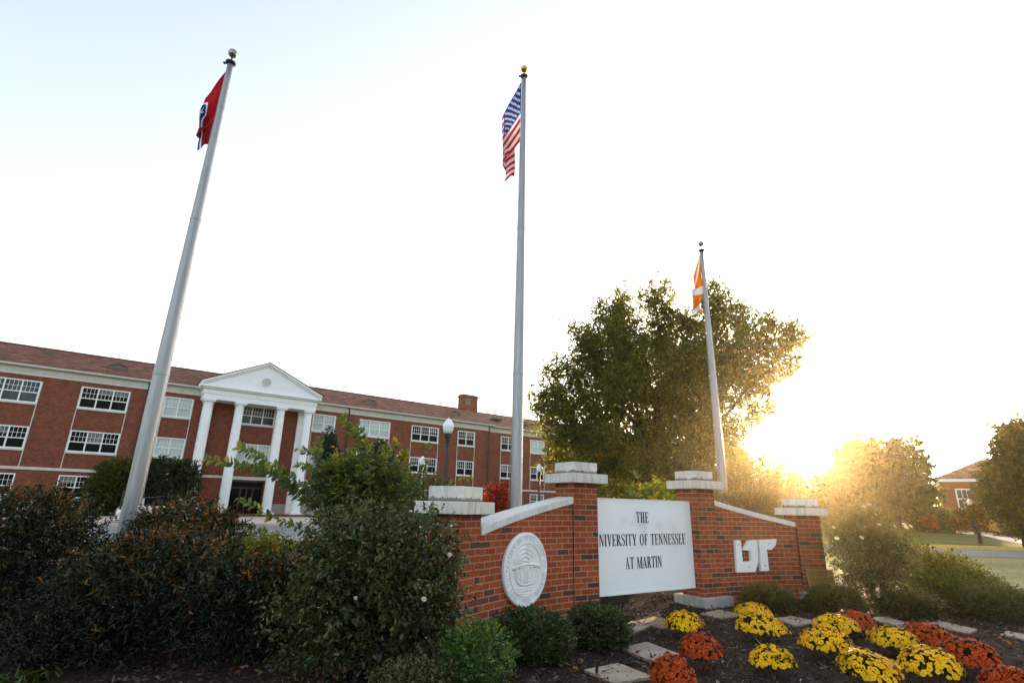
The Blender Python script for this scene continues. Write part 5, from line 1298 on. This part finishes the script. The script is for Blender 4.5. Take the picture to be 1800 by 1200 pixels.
# by the hall
shrub('evergreen_bush', 'big yellow green clipped bush against the hall, left of the grey flagpole', 'shrub', [blob(195, 857, 38, 44, 38.5, 1.4), blob(212, 838, 32, 32, 38.5, 1.3), blob(176, 874, 24, 30, 38, 1.2)], 'yellowgreen', 81, 2600, 8, .35, .16, .5, None, .5, .3, top_tint=.15, base_tint=.4, stems=4, stem_r=.05, hexa=False)
shrub('evergreen_shrub', 'dark green bush before the first portico column', 'shrub', [blob(290, 840, 46, 32, 39, 1.6), blob(255, 850, 26, 40, 39, 1.4), blob(325, 836, 20, 24, 39, 1.0), blob(335, 860, 9, 18, 38.5, .6)], 'dark', 82, 2200, 8, .4, .17, .5, None, .55, .2, top_tint=.1, base_tint=.4, stems=5, stem_r=.05, hexa=False)
shrub('conifer', 'narrow dark conifer peak showing over the bright green bush', 'tree', [blob(578, 812, 16, 30, 34, .6), blob(578, 784, 8, 22, 34, .35), blob(578, 765, 2, 12, 34, .1), blob(580, 845, 24, 36, 34, 1.0)], 'conifer', 83, 2200, 8, .3, .22, .3, None, .6, .1, stems=1, stem_r=.08, hexa=False)
shrub('conifer', 'broad dark conifer behind the bright green bush, before the hall', 'tree', [blob(672, 822, 20, 28, 28, .8), blob(668, 798, 9, 16, 28, .4), blob(680, 850, 32, 36, 28, 1.1)], 'conifer', 84, 2600, 8, .3, .22, .3, None, .6, .1, stems=1, stem_r=.08, hexa=False)
shrub('maple_shrub', 'fiery red maple between the left pillar cap and the tallest flagpole', 'tree', [blob(868, 872, 15, 19, 24, .7), blob(884, 872, 13, 20, 24, .6), blob(876, 885, 20, 12, 24, .7)], 'red', 85, 400, 8, .3, .10, .55, None, .7, .6, sd=.2, stems=8, stem_r=.02, hexa=False)
# liriope at the lower left corner
rng = np.random.default_rng(91); c = at_z(35, 1200, -.12); rt = empty('strap_grass', (c[0], c[1], float(bed_z(c[0], c[1]))), 0, 'tuft of green strap leaves at the bottom left corner', 'plant')
n = 60; P = np.c_[rng.normal(0, .12, n), rng.normal(0, .08, n), np.zeros(n)]; D = unit(np.c_[rng.normal(0, .7, n), rng.normal(0, .7, n), np.ones(n)])
leaves_object('foliage', P, D, LEAF['grass'], rt, rng, .10, .035, droop=.35)

# ------------------------------------------------------------------ bark mulch and lawn blades
rng = np.random.default_rng(201)
def chips(n, x0, x1, y0, y1, L0, L1):
    x, y = rng.uniform(x0, x1, n), rng.uniform(y0, y1, n); ok = in_poly(x, y) & (poly_dist(x, y) > .15); x, y = x[ok], y[ok]
    return np.c_[x, y, bed_z(x, y) + rng.uniform(.0, .016, len(x))], rng.uniform(L0, L1, len(x))
CP = [chips(62000, -3, 7, 3.6, 9.5, .014, .06), chips(26000, -7, 9, 3.2, 13, .02, .07), chips(2600, -3, 6.5, 3.6, 9.5, .06, .12)]
P = np.vstack([c[0] for c in CP]); Lc = np.concatenate([c[1] for c in CP])
D = unit(np.c_[rng.normal(0, 1, len(P)), rng.normal(0, 1, len(P)), rng.normal(.08, .22, len(P))])
V, Fc, k = leaf_verts(P, D, rng, Lc, .30, fold=.06, droop=-.03, nrand=.35)
tag(np_mesh('bark_mulch', V, Fc, LEAF['chips'], None, {'tint': np.repeat(np.clip(rng.beta(1.3, 2.6, len(P)), 0, 1), k)}), kind='stuff')
n = 420; x, y = rng.uniform(-6, 7, n), rng.uniform(3.6, 9.5, n); P = np.c_[x, y, bed_z(x, y) + .022]
V, Fc, k = leaf_verts(P, unit(rng.normal(0, 1, (n, 3))*[1, 1, .25]), rng, .055, .5, nrand=.3, fold=.3)
tag(np_mesh('fallen_leaves', V, Fc, LEAF['orange'], None, {'tint': np.repeat(rng.uniform(0, .8, n), k)}), kind='stuff')
n = 26000; x, y = rng.uniform(9.0, 30, n), rng.uniform(8, 20, n); ok = ~in_poly(x, y); x, y = x[ok], y[ok]
P = np.c_[x, y, np.full(len(x), LAWN_Z+.004)]; D = unit(np.c_[rng.normal(0, .5, len(x)), rng.normal(0, .5, len(x)), np.ones(len(x))])
V, Fc, k = leaf_verts(P, D, rng, .06, .12, hexa=False)
tag(np_mesh('lawn_blades', V, Fc, LEAF['pale'], None, {'tint': np.repeat(rng.uniform(0, 1, len(x)), k)}), kind='stuff')

# ------------------------------------------------------------------ trees
def tblob(px, py, r, dist_y, k=1.0, ry=None): 
    b = blob(px, py, r, ry or r, dist_y); return (*b[:3], b[3], b[3]*k, b[5])
OY = 33.6
ob = [tblob(*q) for q in ((1000, 690, 58, OY), (985, 735, 46, OY-1.5), (1050, 622, 66, OY), (1092, 565, 52, OY+1), (1160, 548, 50, OY), (1190, 620, 72, OY+1.5), (1110, 690, 80, OY-2), (1262, 560, 56, OY), (1316, 598, 52, OY-1), (1390, 600, 36, OY+.5), (1366, 650, 46, OY), (1340, 570, 34, OY), (1298, 680, 64, OY+1.5), (1220, 720, 72, OY-2.5), (1045, 765, 70, OY-1), (962, 716, 30, OY), (1120, 790, 70, OY+1), (1215, 800, 60, OY), (1310, 735, 44, OY+1), (1000, 795, 40, OY), (1060, 825, 42, OY-2), (1170, 840, 40, OY-1.5), (1110, 640, 60, OY+4), (1230, 650, 60, OY-4), (1195, 690, 70, OY), (1160, 725, 70, OY+1), (1265, 640, 58, OY+1), (1250, 760, 50, OY+2), (1085, 715, 60, OY+2), (1060, 800, 62, OY-3), (1150, 815, 62, OY-3), (1225, 795, 56, OY-3), (1005, 770, 46, OY-2), (1270, 770, 44, OY-1), (1325, 655, 56, OY-1), (1368, 622, 44, OY-.5), (1290, 620, 56, OY-2), (1340, 700, 40, OY))]
ob = [((b[0]-10.3)*1.045+10.3, b[1], (b[2]-7)*1.05+7.1, *b[3:]) for b in ob]
ob0 = at_y(1140, 900, OY)
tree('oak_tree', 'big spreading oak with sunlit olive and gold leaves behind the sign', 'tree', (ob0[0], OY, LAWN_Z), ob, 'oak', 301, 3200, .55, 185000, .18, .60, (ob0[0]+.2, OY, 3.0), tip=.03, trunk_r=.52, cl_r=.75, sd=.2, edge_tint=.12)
def simple_tree(name, label, px, Y, blobs, key, seed, nl, ll, attr=420, step=.5, tr=.2, cl=.6, cat='tree', group=None, first=2.0, tip=.02, **kw):
    b = [tblob(q[0], q[1], q[2], Y + (q[3] if len(q) > 3 else 0), 1.0, q[4] if len(q) > 4 else None) for q in blobs]; x = at_y(px, 900, Y)[0]
    return tree(name, label, cat, (x, Y, LAWN_Z), b, key, seed, attr, step, nl, ll, .6, (x, Y, first), tip=tip, trunk_r=tr, group=group, cl_r=cl, **kw)
GT = 'trees in the sun haze beyond the lawn'
simple_tree('broadleaf_tree', 'rounded tree right of the sun, in front of the low brick house', 1575, 44, [(1575, 835, 62), (1600, 860, 50), (1555, 800, 40), (1590, 800, 38), (1540, 860, 46), (1620, 880, 34)], 'far', 311, 26000, .26, group=GT)
simple_tree('broadleaf_tree', 'taller loose tree just right of the sun glare', 1500, 52, [(1500, 815, 42), (1485, 850, 44), (1520, 795, 30), (1505, 780, 24), (1462, 858, 32), (1530, 850, 40)], 'far', 312, 24000, .28, group=GT)
simple_tree('broadleaf_tree', 'hazy tree directly below the sun glare', 1405, 55, [(1405, 872, 44), (1380, 862, 38), (1430, 872, 38), (1360, 868, 38)], 'autumn', 313, 20000, .28, group=GT)
simple_tree('broadleaf_tree', 'hazy gold tree between the oak and the rightmost pillar', 1310, 48, [(1310, 845, 52), (1280, 820, 50), (1335, 830, 40), (1260, 860, 46), (1340, 870, 44)], 'autumn', 314, 24000, .26, group=GT)
simple_tree('broadleaf_tree', 'dim tree low behind the oak trunk and name board', 1130, 50, [(1110, 870, 50), (1160, 865, 50), (1060, 875, 40), (1210, 870, 50)], 'far', 315, 20000, .28, group=GT)
simple_tree('broadleaf_tree', 'tall layered tree with yellowing leaves at the right edge', 1800, 26, [(1795, 792, 34), (1768, 812, 30), (1822, 772, 38), (1750, 850, 34), (1775, 880, 46), (1830, 800, 70), (1815, 870, 66), (1742, 838, 18), (1846, 742, 38), (1752, 800, 16)], 'autumn', 316, 42000, .17, attr=620, step=.4, tr=.3, cl=.5, tip=.014, base_tint=.4)
simple_tree('ornamental_tree', 'small multi stemmed tree with orange leaves on the lawn', 1712, 30.5, [(1702, 908, 16), (1682, 918, 15), (1722, 897, 14), (1692, 928, 12), (1730, 912, 10)], 'small_orange', 321, 1300, .14, attr=150, step=.22, tr=.1, cl=.4, first=.45, tip=.018)
simple_tree('sapling', 'slim pale leaved sapling right of the orange tree', 1768, 40, [(1757, 905, 10), (1760, 920, 13), (1768, 932, 12), (1758, 893, 6)], 'pale', 322, 900, .2, attr=70, step=.25, tr=.05, cl=.35, first=.6, tip=.014)
simple_tree('sapling', 'low yellow leaved sapling left of the orange tree', 1637, 47, [(1637, 917, 12, 0, 5), (1625, 919, 9, 0, 4), (1648, 919, 8, 0, 4), (1640, 910, 6)], 'orange', 323, 700, .24, attr=60, step=.25, tr=.05, cl=.35, first=.7, tip=.014)
for i, (px, Y, bl, lab) in enumerate(((1725, 50, [(1732, 890, 26), (1750, 872, 30), (1768, 890, 34), (1716, 908, 18)], 'dark bush against the low brick house'),
                                     (1790, 42, [(1800, 905, 40), (1830, 890, 50), (1775, 915, 28)], 'dark bush under the layered tree at the right edge'))):
    b = [tblob(q[0], q[1], q[2], Y) for q in bl]
    shrub('dark_bush', lab, 'shrub', b, 'dark', 331+i, 1500, 8, .5, .22, .55, None, .6, .2, stems=4, stem_r=.05, hexa=False, base=(at_y(px, 900, Y)[0], Y))
for i, (az, rr, w, h) in enumerate(((19.5, 62, 4.2, 3.2), (23.5, 64, 4.5, 2.8), (27.0, 63, 4.2, 3.0), (30.6, 62, 4.0, 2.6), (34.0, 60, 3.8, 2.8), (36.8, 62, 2.2, 2.2))):
    q = polar(az, rr)
    shrub('screening_bush', ['broad bush behind the oak trunk, first of the far screening row', 'broad far bush behind the hazy gold tree', 'broad far bush straight below the sun glare', 'broad far bush behind the rightmost pillar', 'broad far bush behind the rounded tree', 'far bush at the corner of the low brick house'][i], 'shrub',
          [(q[0]+dx*w, q[1]+dx, LAWN_Z+h*.45, w*.55, 1.4, h*.5) for dx in (-.6, -.2, .2, .6)], 'far', 345+i, 1400, 8, .6, .30, .55, 'screening bushes beyond the lawn', .6, .3, stems=3, stem_r=.05, hexa=False, base=tuple(q))
# a far tree line closing the horizon
rng = np.random.default_rng(401); PP, DD = [], []
for az in np.arange(-75, 78, 2.2):
    r = rng.uniform(150, 210); h = rng.uniform(5, 9); w = rng.uniform(3.5, 6); q = polar(az + rng.uniform(-.8, .8), r)
    if -46 < az < 8: r += 40; q = polar(az, r)
    d = unit(rng.normal(0, 1, (360, 3))); rad = 1-.4*rng.uniform(0, 1, 360)[:, None]**1.5
    PP.append(np.array([q[0], q[1], h*.5]) + d*rad*np.array([w*1.3, w*1.3, h*.5])); DD.append(d)
P, D = np.vstack(PP), np.vstack(DD); ok = P[:, 2] > 0; P, D = P[ok], D[ok]
V, Fc, k = leaf_verts(P, D, rng, 1.5, .7, hexa=False)
tag(np_mesh('treeline', V, Fc, LEAF['far'], None, {'tint': np.repeat(rng.uniform(0, 1, len(P)), k)}), kind='stuff')

# ------------------------------------------------------------------ haze volume added for the glow around the sun
hz = MB(); hz.box((-230, -30, -1.3), (230, 250, 28)); ho = hz.build('haze', None); tag(ho, kind='stuff')
hm = bpy.data.materials.new('sun_glow_haze'); hm.use_nodes = True; N, L = hm.node_tree.nodes, hm.node_tree.links; N.clear()
out = N.new('ShaderNodeOutputMaterial'); pv = N.new('ShaderNodeVolumePrincipled'); L.new(pv.outputs[0], out.inputs['Volume'])
pv.inputs['Color'].default_value = (1, .78, .46, 1); pv.inputs['Density'].default_value = .00026; pv.inputs['Anisotropy'].default_value = .9
ho.data.materials.append(hm)
